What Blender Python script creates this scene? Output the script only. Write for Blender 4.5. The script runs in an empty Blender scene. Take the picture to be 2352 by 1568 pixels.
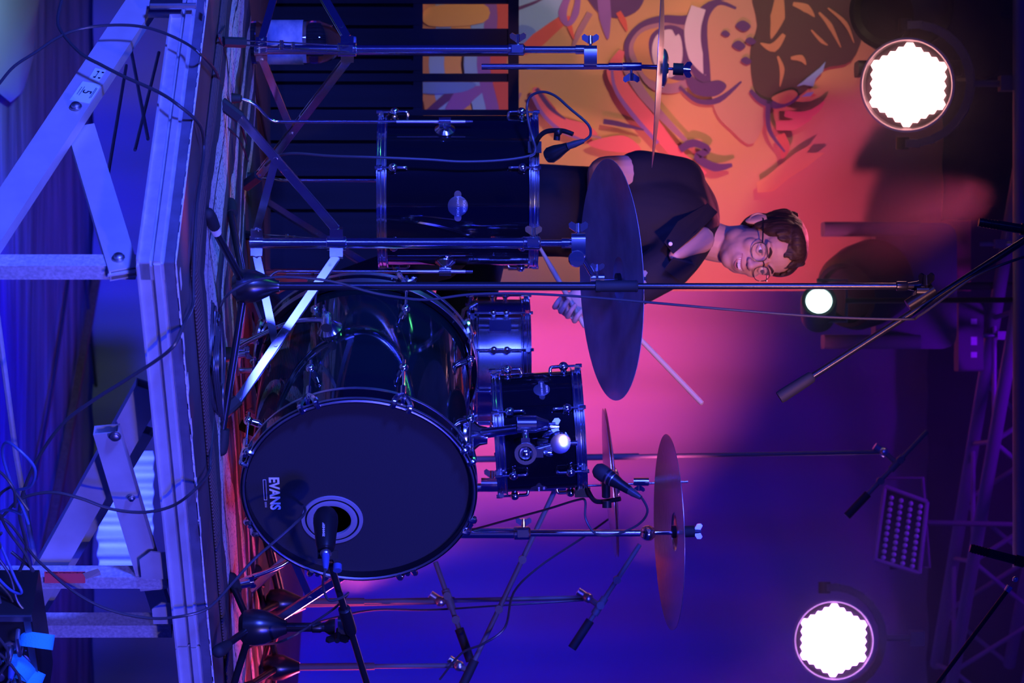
import bpy, math, random
from mathutils import Vector, Matrix, Quaternion
random.seed(7)
PI = math.pi
V = Vector
sc = bpy.context.scene
COL = sc.collection

# ------------------------------------------------------------------ camera
# Portrait photograph lying on its side: picture right is world up, picture top is world left.
F = 6500.0; HX = 1083.0; HY = 784.0; CZ = 1.65; STAGE = 1.0
cam_d = bpy.data.cameras.new('camera'); cam = bpy.data.objects.new('camera', cam_d); COL.objects.link(cam)
cam_d.sensor_fit = 'HORIZONTAL'; cam_d.sensor_width = 36.0; cam_d.lens = F / 2352 * 36
cam_d.shift_x = (1176 - HX) / 2352
cam_d.clip_end = 200
cam.matrix_world = Matrix(((0, -1, 0, 0), (0, 0, -1, 0), (1, 0, 0, CZ), (0, 0, 0, 1)))
cam_d.dof.use_dof = True; cam_d.dof.focus_distance = 7.2; cam_d.dof.aperture_fstop = 5.6
sc.camera = cam
sc.view_settings.view_transform = 'Standard'; sc.view_settings.look = 'None'
sc.view_settings.exposure = 0.0; sc.view_settings.gamma = 1.0
try: sc.view_settings.use_curve_mapping = False
except Exception: pass

# ------------------------------------------------------------------ world
w = bpy.data.worlds.new('night'); sc.world = w; w.use_nodes = True
bg = w.node_tree.nodes['Background']
bg.inputs[0].default_value = (0.012, 0.015, 1.0, 1); bg.inputs[1].default_value = 0.12

# ------------------------------------------------------------------ lamps of the rig and a few added fill lights
def spot(name, loc, target, color, power, size=40, blend=.6, radius=.12, vol=True):
    d = bpy.data.lights.new(name, 'SPOT'); o = bpy.data.objects.new(name, d); COL.objects.link(o)
    d.color = color; d.energy = power; d.spot_size = math.radians(size); d.spot_blend = blend; d.shadow_soft_size = radius
    o.location = loc
    o.rotation_euler = (V(target) - V(loc)).to_track_quat('-Z', 'Y').to_euler()
    return o
BLUE = (.05, .085, 1.0)
spot('blue_front_wash', (-3.4, 1.2, 3.3), (-.2, 6.8, .95), BLUE, 4600, 31, .4, .4)
spot('blue_side_wash', (2.4, 2.6, 3.6), (.7, 7.4, .9), (.016, .025, 1.0), 1500, 35, .4, .4)
spot('blue_low_wash', (-2.2, 3.0, .85), (-.1, 7.0, 1.8), (.03, .05, 1.0), 900, 18, .6, .45)
spot('house_lamp', (2.2, 1.2, 3.8), (.2, 7.2, 1.2), (1.0, .72, .66), 260, 24, .6, .1)
spot('added_face_light', (1.6, 2.2, 3.4), (-.32, 8.3, 2.33), (1.0, .36, .36), 1300, 10, .8, .1)  # added light, warms and brightens the drummer's face and arm
spot('under_stage_fill', (.75, 7.6, .8), (.25, 10.0, -.35), (.008, .006, 1.0), 1800, 54, .8, .1)  # added unseen fill that turns the ground below the deck bright blue
spot('green_side_lamp', (-3.6, 6.2, 3.6), (-.4, 7.6, 1.4), (.1, 1, .3), 90, 22, .6, .12)
spot('red_rear_lamp', (2.3, 9.3, 1.75), (.62, 8.1, 1.0), (1.0, .06, .2), 420, 26, .6, .08)
spot('pink_rear_lamp', (-.5, 9.6, 3.4), (-.2, 8.35, 2.4), (1.0, .1, .26), 150, 24, .6, .08)
spot('pink_wall_lamp', (.75, 8.9, 1.25), (-.05, 12.3, 2.0), (1.0, .1, .27), 1900, 30, 1.0, .08)
spot('pink_mural_lamp', (.7, 9.0, 2.2), (-.5, 10.35, 2.62), (1.0, .13, .45), 170, 40, 1.0, .08)
spot('warm_mural_lamp', (-2.4, 8.0, 3.4), (-1.05, 10.35, 2.2), (1.0, .7, .45), 210, 44, 1.0, .1)
spot('violet_wall_lamp', (.2, 9.0, 4.3), (.6, 12.3, 2.8), (.2, .0, 1.0), 110, 70, 1.0, .1)
spot('blue_wall_lamp', (2.2, 9.0, 1.1), (1.35, 12.3, 1.3), (.006, .003, 1.0), 620, 70, 1.0, .1)

spot('cyan_ground_fill', (-1.5, 8.9, .75), (-1.2, 10.3, 0), (.55, .95, 1.0), 22, 70, .6, .05)  # added light on the tarpaulin, stands in for light leaking in
spot('cyan_sheet_fill', (.55, 9.0, .25), (.62, 9.75, .4), (.55, .95, 1.0), 10, 60, .6, .05)  # added light on the hanging sheet, stands in for bright gaps there
# ------------------------------------------------------------------ geometry of the photograph
def P(px, py, d):
    "world point seen at picture pixel (px, py) at distance d"
    return V(((py - HY) / F * d, d, CZ + (px - HX) / F * d))
def G(px, py, lift=0.0):
    "point of the stage floor under a pixel"
    d = F * (CZ - STAGE) / (HX - px)
    return V(((py - HY) / F * d, d, STAGE + lift))
C0 = V((-.1735, 6.23, 0)); EU = V((-.665, .747, 0)).normalized(); EV = V((.747, .665, 0)).normalized()
def LF(px, py, out=0.0):
    "point on the upright plane of the stage's left face, moved out of it by out"
    c = C0 - EV * out; k = (py - HY) / F
    # X = k*Y ; X = c.x+EU.x*u ; Y = c.y+EU.y*u
    u = (k * c.y - c.x) / (EU.x - k * EU.y); d = c.y + EU.y * u
    return P(px, py, d)
def RF(px, py, out=0.0):
    c = C0 - EU * out; k = (py - HY) / F
    v = (k * c.y - c.x) / (EV.x - k * EV.y); d = c.y + EV.y * v
    return P(px, py, d)

# ------------------------------------------------------------------ materials
MATS = {}
def mat(name, color=(.5, .5, .5), rough=.5, metal=0.0, spec=.5, coat=0.0, emit=None, estr=0.0, trans=0.0, ior=1.45, bump=None, var=None, alpha=None):
    if name in MATS: return MATS[name]
    m = bpy.data.materials.new(name); m.use_nodes = True; nt = m.node_tree; b = nt.nodes['Principled BSDF']
    b.inputs['Base Color'].default_value = (*color, 1); b.inputs['Roughness'].default_value = rough
    b.inputs['Metallic'].default_value = metal; b.inputs['Specular IOR Level'].default_value = spec
    b.inputs['Coat Weight'].default_value = coat; b.inputs['IOR'].default_value = ior
    b.inputs['Transmission Weight'].default_value = trans
    if emit: b.inputs['Emission Color'].default_value = (*emit, 1); b.inputs['Emission Strength'].default_value = estr
    if alpha is not None: b.inputs['Alpha'].default_value = alpha
    if bump or var:
        tc = nt.nodes.new('ShaderNodeTexCoord'); mp = nt.nodes.new('ShaderNodeMapping'); nt.links.new(tc.outputs['Object'], mp.inputs[0])
        n = nt.nodes.new('ShaderNodeTexNoise'); nt.links.new(mp.outputs[0], n.inputs['Vector'])
        scale, stretch = (bump or var)[0], (bump or var)[2]
        n.inputs['Scale'].default_value = scale; n.inputs['Detail'].default_value = 5; mp.inputs['Scale'].default_value = stretch
        if bump:
            bp = nt.nodes.new('ShaderNodeBump'); bp.inputs['Strength'].default_value = bump[1]; bp.inputs['Distance'].default_value = .01
            nt.links.new(n.outputs[0], bp.inputs['Height']); nt.links.new(bp.outputs[0], b.inputs['Normal'])
        if var:
            r = nt.nodes.new('ShaderNodeValToRGB'); c2 = var[1]
            r.color_ramp.elements[0].position = .35; r.color_ramp.elements[1].position = .7
            r.color_ramp.elements[0].color = (*color, 1); r.color_ramp.elements[1].color = (*c2, 1)
            nt.links.new(n.outputs[0], r.inputs[0]); nt.links.new(r.outputs[0], b.inputs['Base Color'])
    MATS[name] = m
    return m
ONE = (1, 1, 1)
mat('chrome', (.88, .88, .9), .15, 1)
mat('satin_chrome', (.75, .75, .78), .32, 1)
mat('dull_steel', (.55, .55, .6), .38, 1, var=(14, (.38, .38, .42), ONE))
mat('aluminium', (.55, .55, .6), .42, .35, var=(9, (.68, .68, .72), ONE))
mat('aluminium_bright', (.66, .66, .7), .36, .5, var=(30, (.8, .8, .84), ONE))
mat('galvanised', (.5, .5, .56), .5, .3, var=(120, (.75, .75, .8), ONE))
mat('lacquer', (.004, .004, .007), .07, 0, .6, .6)
mat('bass_lacquer', (.004, .01, .012), .06, 0, .7, .7)
mat('head_black', (.035, .033, .04), .42, 0, .5, bump=(240, .08, ONE))
mat('head_clear', (.25, .25, .28), .3, 0, .5)
mat('grey_plastic', (.26, .25, .28), .5)
mat('black_plastic', (.01, .01, .012), .35)
mat('black_metal', (.012, .012, .015), .28, 0, .7)
mat('rubber', (.016, .016, .019), .7)
mat('cable', (.045, .045, .055), .32)
mat('cable_print', (.7, .7, .75), .5)
mat('cable_blue', (.06, .1, .3), .38)
mat('ride_bronze', (.16, .13, .17), .48, .3, var=(5, (.4, .34, .42), (1, 1, 1)))
mat('crash_bronze', (.7, .52, .48), .26, .9, bump=(60, .06, ONE))
mat('tape', (.75, .7, .62), .6)
mat('white_print', (.85, .85, .88), .5)
mat('dark_print', (.01, .01, .02), .6)
mat('sticker', (.62, .85, .75), .55)
mat('red_tag', (.95, .1, .12), .6, emit=None)
mat('velcro', (.03, .5, .72), .8, bump=(300, .3, ONE))
mat('wood', (.2, .09, .05), .55, var=(5, (.3, .15, .08), (1, 14, 14)))
mat('deck_wood', (.05, .04, .045), .6, var=(4, (.1, .08, .08), (1, 1, 1)))
mat('deck_edge', (.1, .1, .14), .55, var=(20, (.14, .14, .2), ONE))
mat('chipped', (.75, .75, .78), .6, bump=(60, .8, ONE))
mat('black_wood', (.006, .005, .008), .6, spec=.25, var=(3, (.014, .012, .018), (6, 6, .5)))
mat('drape', (.34, .3, .36), .9)
mat('dark_drape', (.03, .026, .034), .95)
mat('skin', (.62, .36, .27), .5)
mat('lip', (.45, .17, .16), .5)
mat('shirt', (.012, .01, .016), .85, bump=(25, .25, ONE))
mat('jeans', (.015, .015, .03), .9)
mat('hair', (.05, .025, .015), .55, bump=(90, .6, (1, 1, .2)))
mat('eye_white', (.8, .78, .76), .2)
mat('iris', (.05, .05, .06), .1)
mat('tooth', (.85, .8, .74), .3)
mat('mouth_dark', (.06, .015, .02), .6)
mat('glass', (.9, .9, .95), .02, 0, .5, alpha=.04)
mat('bottle_plastic', (.96, .98, 1), .03, 0, .5, trans=1.0, ior=1.3)
mat('bottle_label', (.12, .18, .3), .5, var=(14, (.42, .46, .5), (1, 1, 2)))
mat('light_body', (.012, .011, .014), .45)
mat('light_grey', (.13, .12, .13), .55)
mat('light_lilac', (.22, .19, .22), .6)
mat('stick_wood', (.65, .45, .28), .5)
mat('lens_off', (.5, .5, .55), .15, 0, .7)

# ------------------------------------------------------------------ mesh helpers
def frame(ax, hint=None):
    ax = V(ax).normalized(); h = V(hint) if hint is not None else (V((0, 0, 1)) if abs(ax.z) < .9 else V((1, 0, 0)))
    x = h - ax * h.dot(ax)
    if x.length < 1e-6: x = V((1, 0, 0)) - ax * ax.x
    x.normalize(); return x, ax.cross(x), ax
def spline(pts, n=6, closed=False):
    pts = [V(p) for p in pts]; out = []; m = len(pts)
    if m < 3: return pts
    rng = range(m) if closed else range(m - 1)
    for i in rng:
        if closed: a, b, c, d = pts[i - 1], pts[i], pts[(i + 1) % m], pts[(i + 2) % m]
        else: a, b, c, d = pts[max(i - 1, 0)], pts[i], pts[i + 1], pts[min(i + 2, m - 1)]
        for k in range(n):
            t = k / n; t2 = t * t; t3 = t2 * t
            out.append(.5 * (2 * b + (c - a) * t + (2 * a - 5 * b + 4 * c - d) * t2 + (3 * b - a - 3 * c + d) * t3))
    if not closed: out.append(pts[-1])
    return out
class MB:
    def __init__(s): s.v = []; s.f = []; s.m = []; s.mi = 0
    def add(s, vs, fs):
        o = len(s.v); s.v += [V(x) for x in vs]; s.f += [tuple(i + o for i in q) for q in fs]; s.m += [s.mi] * len(fs); return s
    def box(s, c, size, R=None):
        c = V(c); h = V(size) / 2; R = R or Matrix.Identity(3)
        vs = [c + R @ V((x * h.x, y * h.y, z * h.z)) for x in (-1, 1) for y in (-1, 1) for z in (-1, 1)]
        return s.add(vs, [(0, 1, 3, 2), (4, 6, 7, 5), (0, 4, 5, 1), (2, 3, 7, 6), (0, 2, 6, 4), (1, 5, 7, 3)])
    def rbox(s, c, size, r, R=None, n=3):
        "box with rounded upright edges (extruded rounded rectangle along z)"
        h = V(size) / 2; r = min(r, h.x * .99, h.y * .99); pl = []
        for (sx, sy, a0) in ((1, 1, 0), (-1, 1, 90), (-1, -1, 180), (1, -1, 270)):
            for k in range(n + 1):
                a = math.radians(a0 + 90 * k / n); pl.append((sx * (h.x - r) + r * math.cos(a), sy * (h.y - r) + r * math.sin(a)))
        R = R or Matrix.Identity(3); c = V(c)
        return s.extrude(pl, c - R @ V((0, 0, h.z)), R @ V((1, 0, 0)), R @ V((0, 1, 0)), R @ V((0, 0, size[2])))
    def extrude(s, poly, o, ux, uy, ext):
        o = V(o); ux = V(ux); uy = V(uy); ext = V(ext); n = len(poly)
        a = [o + ux * x + uy * y for x, y in poly]; b = [p + ext for p in a]
        return s.add(a + b, [tuple(range(n - 1, -1, -1)), tuple(range(n, 2 * n))] + [(i, (i + 1) % n, n + (i + 1) % n, n + i) for i in range(n)])
    def bar(s, p0, p1, wx, wy, hint=None, bevel=0.0):
        "rectangular bar from p0 to p1: wx along hint, wy across"
        p0 = V(p0); p1 = V(p1); x, y, z = frame(p1 - p0, hint); hx, hy = wx / 2, wy / 2; b = bevel
        if b: pl = [(-hx + b, -hy), (hx - b, -hy), (hx, -hy + b), (hx, hy - b), (hx - b, hy), (-hx + b, hy), (-hx, hy - b), (-hx, -hy + b)]
        else: pl = [(-hx, -hy), (hx, -hy), (hx, hy), (-hx, hy)]
        return s.extrude(pl, p0, x, y, p1 - p0)
    def hollow(s, p0, p1, wx, wy, t=.004, hint=None):
        "open rectangular tube"
        p0 = V(p0); p1 = V(p1); x, y, z = frame(p1 - p0, hint); vs = []
        for p in (p0, p1):
            for k in (0, t):
                hx, hy = wx / 2 - k, wy / 2 - k
                vs += [p + x * a * hx + y * b * hy for a, b in ((-1, -1), (1, -1), (1, 1), (-1, 1))]
        fs = []
        for i in range(4):
            j = (i + 1) % 4
            fs += [(i, j, 8 + j, 8 + i), (4 + j, 4 + i, 12 + i, 12 + j), (j, i, 4 + i, 4 + j), (8 + i, 8 + j, 12 + j, 12 + i)]
        return s.add(vs, fs)
    def tube(s, pts, r, n=8, closed=False, cap=True):
        pts = [V(p) for p in pts]; m = len(pts); rs = r if isinstance(r, (list, tuple)) else [r] * m
        t0 = (pts[1] - pts[0]).normalized(); x, y, _ = frame(t0); vs = []
        for i, p in enumerate(pts):
            if closed: t = (pts[(i + 1) % m] - pts[i - 1]).normalized()
            elif i == 0: t = t0
            elif i == m - 1: t = (pts[-1] - pts[-2]).normalized()
            else:
                t = (pts[i + 1] - pts[i - 1])
                t = t.normalized() if t.length > 1e-9 else t0
            x = x - t * x.dot(t)
            if x.length < 1e-6: x = frame(t)[0]
            x.normalize(); y = t.cross(x)
            vs += [p + (x * math.cos(2 * PI * k / n) + y * math.sin(2 * PI * k / n)) * rs[i] for k in range(n)]
        fs = []
        for i in range(m if closed else m - 1):
            a = i * n; b = ((i + 1) % m) * n
            fs += [(a + k, a + (k + 1) % n, b + (k + 1) % n, b + k) for k in range(n)]
        if cap and not closed: fs += [tuple(range(n - 1, -1, -1)), tuple(range((m - 1) * n, m * n))]
        return s.add(vs, fs)
    def cyl(s, p0, p1, r0, r1=None, n=16): return s.tube([p0, p1], [r0, r0 if r1 is None else r1], n)
    def lathe(s, prof, o, ax, n=24, hint=None, close=False):
        "profile [(r, z)] spun about the axis"
        o = V(o); x, y, z = frame(ax, hint); vs = []; fs = []; m = len(prof)
        for r, h in prof:
            for k in range(n):
                a = 2 * PI * k / n; vs.append(o + z * h + (x * math.cos(a) + y * math.sin(a)) * max(r, 1e-5))
        for i in range(m if close else m - 1):
            j = (i + 1) % m
            fs += [(i * n + k, i * n + (k + 1) % n, j * n + (k + 1) % n, j * n + k) for k in range(n)]
        if not close:
            fs += [tuple(range(n - 1, -1, -1)), tuple(range((m - 1) * n, m * n))]
        return s.add(vs, fs)
    def ring(s, o, ax, R, r, n=32, k=8): return s.tube([V(o) + (frame(ax)[0] * math.cos(2 * PI * i / n) + frame(ax)[1] * math.sin(2 * PI * i / n)) * R for i in range(n)], r, k, closed=True)
    def ball(s, c, r, n=14, R=None):
        r = V((r, r, r)) if not hasattr(r, '__len__') else V(r); c = V(c); R = R or Matrix.Identity(3); vs = []; fs = []; h = max(n // 2, 4)
        for i in range(1, h):
            t = PI * i / h
            vs += [c + R @ V((r.x * math.sin(t) * math.cos(2 * PI * k / n), r.y * math.sin(t) * math.sin(2 * PI * k / n), r.z * math.cos(t))) for k in range(n)]
        vs += [c + R @ V((0, 0, r.z)), c - R @ V((0, 0, r.z))]; T = (h - 1) * n
        for i in range(h - 2): fs += [(i * n + k, (i + 1) * n + k, (i + 1) * n + (k + 1) % n, i * n + (k + 1) % n) for k in range(n)]
        fs += [(T, k, (k + 1) % n) for k in range(n)] + [(T + 1, (h - 2) * n + (k + 1) % n, (h - 2) * n + k) for k in range(n)]
        return s.add(vs, fs)
    def build(s, name, mats, parent=None, sharp=38, label=None):
        me = bpy.data.meshes.new(name)
        if parent is not None: org = V(parent['_o'])
        else:
            lo = [min(v[i] for v in s.v) for i in range(3)]; hi = [max(v[i] for v in s.v) for i in range(3)]
            org = V(((lo[0] + hi[0]) / 2, (lo[1] + hi[1]) / 2, lo[2]))
        me.from_pydata([v - org for v in s.v], [], s.f)
        for m in (mats if isinstance(mats, (list, tuple)) else [mats]): me.materials.append(MATS[m])
        if any(s.m): me.polygons.foreach_set('material_index', s.m)
        me.polygons.foreach_set('use_smooth', [True] * len(me.polygons)); me.set_sharp_from_angle(angle=math.radians(sharp)); me.update()
        o = bpy.data.objects.new(name, me); COL.objects.link(o)
        o['_o'] = tuple(org)
        if parent is not None: o.parent = parent
        else: o.location = org
        if label: o['label'] = label
        return o
def thing(name, label, cat, loc, group=None):
    o = bpy.data.objects.new(name, None); COL.objects.link(o); o.empty_display_size = .05; o.location = loc; o['_o'] = tuple(loc)
    return tag(o, label, cat, group)
def tag(o, label, cat, group=None):
    o['label'] = label; o['category'] = cat
    if group: o['group'] = group
    return o
def struct(o): o['kind'] = 'structure'; return o
def text_mesh(txt, size, o, ux, uy, m, parent, name='lettering', depth=.0004, bold=0.0, align='CENTER'):
    "flat lettering: ux reads along, uy is up"
    cu = bpy.data.curves.new(name, 'FONT'); cu.body = txt; cu.size = size; cu.align_x = align; cu.align_y = 'CENTER'; cu.extrude = depth; cu.offset = bold; cu.resolution_u = 3
    t = bpy.data.objects.new('tmp', cu); COL.objects.link(t); dg = bpy.context.evaluated_depsgraph_get(); me = bpy.data.meshes.new_from_object(t.evaluated_get(dg))
    bpy.data.objects.remove(t); bpy.data.curves.remove(cu)
    ux = V(ux).normalized(); uy = V(uy).normalized(); uz = ux.cross(uy); o = V(o)
    mb = MB(); mb.add([o + ux * v.co.x + uy * v.co.y + uz * v.co.z for v in me.vertices], [tuple(p.vertices) for p in me.polygons]); bpy.data.meshes.remove(me)
    return mb.build(name, m, parent, 20)
def fuse(mb, name, mats, parent, voxel, smooth=4, label=None):
    "melt overlapping solids into one continuous skin"
    o = mb.build('tmp_blob', mats, parent); m = o.modifiers.new('r', 'REMESH'); m.mode = 'VOXEL'; m.voxel_size = voxel; m.use_smooth_shade = True
    s = o.modifiers.new('s', 'SMOOTH'); s.factor = .5; s.iterations = smooth
    dg = bpy.context.evaluated_depsgraph_get(); me = bpy.data.meshes.new_from_object(o.evaluated_get(dg)); org = o['_o']; bpy.data.objects.remove(o)
    me.name = name; me.materials.clear(); me.materials.append(MATS[mats])
    me.polygons.foreach_set('use_smooth', [True] * len(me.polygons))
    n = bpy.data.objects.new(name, me); COL.objects.link(n); n['_o'] = org; n.parent = parent
    if label: n['label'] = label
    return n
def limb(mb, pts, rs, n=12, sub=5):
    "tapering limb through joints, round at both ends"
    p = spline(pts, sub); k = len(rs) - 1; r = []
    for i in range(len(p)):
        t = i / (len(p) - 1) * k; a = min(int(t), k - 1); r.append(rs[a] + (rs[a + 1] - rs[a]) * (t - a))
    mb.tube(p, r, n); mb.ball(p[0], r[0], n); mb.ball(p[-1], r[-1], n)
def wing(mb, c, ax, across, s=1.0):
    "wing nut: hub along ax with two wings along across"
    c = V(c); ax = V(ax).normalized(); a = V(across); a = (a - ax * a.dot(ax)).normalized(); t = ax.cross(a)
    mb.cyl(c - ax * .026 * s, c - ax * .004 * s, .0035 * s, n=8); mb.cyl(c - ax * .006 * s, c + ax * .014 * s, .007 * s, .005 * s, 10)
    for k in (-1, 1):
        mb.extrude([(0, -.004 * s), (.008 * s, -.004 * s), (.02 * s, .004 * s), (.021 * s, .013 * s), (.015 * s, .018 * s), (.006 * s, .013 * s), (0, .012 * s)], c - t * .0025 * s, a * k, ax, t * .005 * s)

def zr(px, d): return CZ + (px - HX) / F * d
def xr(py, d): return (py - HY) / F * d
# ------------------------------------------------------------------ setting: ground, tent wall, drapes
def node_mat(name, rough=.8):
    m = bpy.data.materials.new(name); m.use_nodes = True; MATS[name] = m
    nt = m.node_tree; b = nt.nodes['Principled BSDF']; b.inputs['Roughness'].default_value = rough
    return m, nt, b
def N(nt, t, **kw):
    n = nt.nodes.new(t)
    for k, v in kw.items(): setattr(n, k, v)
    return n
m, nt, b = node_mat('ground_sheet', .45)
tc = N(nt, 'ShaderNodeTexCoord'); mp = N(nt, 'ShaderNodeMapping'); mp.inputs['Scale'].default_value = (.35, 2.2, 1); n1 = N(nt, 'ShaderNodeTexNoise'); n1.inputs['Scale'].default_value = 3; n1.inputs['Detail'].default_value = 6
r = N(nt, 'ShaderNodeValToRGB'); r.color_ramp.elements[0].color = (.1, .1, .13, 1); r.color_ramp.elements[1].color = (.42, .42, .46, 1); r.color_ramp.elements[0].position = .3; r.color_ramp.elements[1].position = .72
bp = N(nt, 'ShaderNodeBump'); bp.inputs['Strength'].default_value = .5; bp.inputs['Distance'].default_value = .05
L = nt.links.new
L(tc.outputs['Object'], mp.inputs[0]); L(mp.outputs[0], n1.inputs['Vector']); L(n1.outputs[0], r.inputs[0]); L(r.outputs[0], b.inputs['Base Color']); L(n1.outputs[0], bp.inputs['Height']); L(bp.outputs[0], b.inputs['Normal'])
g = MB(); nx, ny = 60, 60
for j in range(ny + 1):
    for i in range(nx + 1):
        x = -7 + 14 * i / nx; y = -2 + 14.6 * j / ny
        z = .012 * math.sin(y * 5 + 1.3 * math.sin(x * 1.1)) * (1 if y > 8.5 else 0)
        g.v.append(V((x, y, z - .012)))
for j in range(ny):
    for i in range(nx): a = j * (nx + 1) + i; g.f.append((a, a + 1, a + nx + 2, a + nx + 1)); g.m.append(0)
struct(g.build('floor', 'ground_sheet'))

def folded(name, m, x0, x1, y, z0, z1, pitch, amp, n=None, seed=0):
    rnd = random.Random(seed); k = int((x1 - x0) / pitch * 8); d = MB(); ph = rnd.random() * 6
    for j in range(13):
        z = z0 + (z1 - z0) * j / 12
        for i in range(k + 1):
            x = x0 + (x1 - x0) * i / k
            d.v.append(V((x, y + amp * math.sin(2 * PI * x / pitch + ph + .8 * math.sin(x * 2.1)) * (1 - .3 * j / 12) + amp * .4 * math.sin(x * 17 + z), z)))
    for j in range(12):
        for i in range(k): a = j * (k + 1) + i; d.f.append((a, a + 1, a + k + 2, a + k + 1)); d.m.append(0)
    return d.build(name, m, None, 80)
struct(folded('wall_back', 'drape', -6, 6, 12.35, 0.0, 6.5, .34, .03, seed=2))

# ------------------------------------------------------------------ stage platform
st = thing('stage_platform', 'aluminium stage platform on folding braced legs carrying the drum kit', 'stage', (C0.x, C0.y, 0))
ZT = STAGE
SZ = 4.0
UP = V((0, 0, 1))
def sp(u, v, z=0): return C0 + EU * u + EV * v + V((0, 0, ZT + z))
for iu in range(4):
    for iv in range(4):
        mb = MB(); e = .0015; mb.add([], [])
        a = sp(iu + e, iv + e, -.026); mb.extrude([(0, 0), (1 - 2 * e, 0), (1 - 2 * e, 1 - 2 * e), (0, 1 - 2 * e)], a, EU, EV, UP * .026); mb.build('deck_panel', 'deck_wood' if iu + iv < 2 else 'wood', st)
prof = [(-.05, -.088), (.010, -.088), (.010, -.084), (0, -.082), (0, -.060), (-.010, -.058), (-.010, -.052), (.004, -.050), (.004, -.036), (-.005, -.034), (-.005, -.029), (0, -.0265), (-.05, -.0265)]
def rail(o, along, out, length, m):
    MBx = MB(); MBx.extrude(prof, o + UP * ZT, out, UP, along * length); return MBx.build('edge_rail', m, st, 20)
rail(C0 + EU * .0, EU, -EV, 2.0, 'aluminium_bright'); rail(C0 + EV * .004, EV, -EU, 1.245, 'aluminium'); rail(C0 + EV * 1.255, EV, -EU, 1.5, 'aluminium')
for (o, al, ou) in ((C0, EU, -EV), (C0, EV, -EU)):
    mb = MB(); mb.extrude([(0, -.0262), (.0015, -.0262), (.0015, -.004), (0, -.004)], o + UP * ZT, ou, UP, al * 3.0); mb.build('deck_edge_band', 'deck_edge', st)
    mb = MB(); k = 150; random.seed(3)
    for i in range(k):
        w0 = .002 + .0025 * random.random(); mb.box(o + al * (3.0 * (i + .5) / k) + UP * (ZT - w0 / 2 + .0006) + ou * .0015, (1, 1, 1), Matrix((al * 3.0 / k, ou * .004, UP * w0)).transposed())
    mb.build('chipped_edge', 'chipped', st)['kind'] = 'stuff'
def leg_tube(name, p0, p1, wd, th, normal, m='aluminium'):
    mb = MB(); mb.hollow(p0, p1, th, wd, .004, normal); return mb.build(name, m, st)
def bolt(p, n, r=.011):
    mb = MB(); mb.lathe([(r * 1.35, 0), (r * 1.35, .002), (r, .003), (r, .008), (r * .6, .011)], p, n, 12); return mb.build('bolt', 'dull_steel', st)
# left face
t1 = leg_tube('brace', LF(-60, 597, -.03), LF(385, -76, -.03), .078, .03, EV)
leg_tube('brace', LF(186, 300, -.065), LF(285, 628, -.065), .066, .03, EV)
leg_tube('leg', LF(-330, 613, -.075) , LF(312, 613, -.075), .04, .04, EV, 'galvanised')
bolt(LF(174, 245, -.012), -EV); bolt(LF(272, 592, -.048), -EV)
mb = MB(); mb.extrude([(-.045, 0), (.03, 0), (.03, .05), (.01, .075), (-.03, .06)], LF(252, 606, -.062), EU, UP, -EV * .004); mb.build('bracket', 'aluminium', st)
mb = MB(); mb.extrude([(-.03, -.05), (.03, -.05), (.03, .03), (-.03, .03)], LF(390, 25, .0), EU, UP, -EV * .012); mb.cyl(LF(345, 14, .03), LF(450, 14, .03), .008, n=8); mb.build('corner_latch', 'dull_steel', st)
# right face
leg_tube('brace', RF(30, 1452, -.10), RF(345, 888, -.10), .07, .03, EU)
leg_tube('brace', RF(245, 985, -.05), RF(352, 1345, -.05), .062, .03, EU)
leg_tube('brace', RF(40, 1470, -.24), RF(330, 985, -.24), .05, .03, EU)
leg_tube('brace', RF(262, 1060, -.32), RF(385, 1440, -.32), .05, .03, EU)
leg_tube('leg', RF(-300, 1325, -.05), RF(385, 1325, -.05), .04, .04, EU, 'galvanised')
leg_tube('leg', RF(-300, 1435, -.12), RF(395, 1435, -.12), .045, .045, EU, 'galvanised')
bolt(RF(264, 1001, -.03), -EU); bolt(RF(302, 1142, -.03), -EU, .007)
for (px, py, k) in ((350, 1300, 1), (372, 1410, .8)):
    mb = MB(); mb.extrude([(-.05 * k, .0), (-.045 * k, .035 * k), (.0, .05 * k), (.045 * k, .05 * k), (.045 * k, -.03 * k), (-.02 * k, -.03 * k)], RF(px, py, -.02), EV, UP, EU * .004); mb.build('bracket', 'aluminium', st)
# inner legs and tie rods far under the deck
for (u, v) in ((1.9, .1), (.1, 2.0), (3.8, .1), (2.0, 3.8)):
    leg_tube('leg', sp(u, v, -.03), sp(u, v, -1.0), .045, .045, EU, 'galvanised')
mb = MB(); mb.tube([RF(-10, 700, -.3), RF(36, 1040, -.3), RF(84, 1312, -.3), RF(100, 1400, -.3)], .0075, 8); mb.build('tie_rod', 'aluminium_bright', st)
for (a, bq) in (((365, 120), (310, 345)), ((300, 110), (340, 320)), ((290, 150), (245, 420))):
    mb = MB(); mb.tube([LF(*a, -.9), LF(*bq, -.9)], .005, 6); mb.build('tie_rod', 'aluminium', st)
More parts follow.
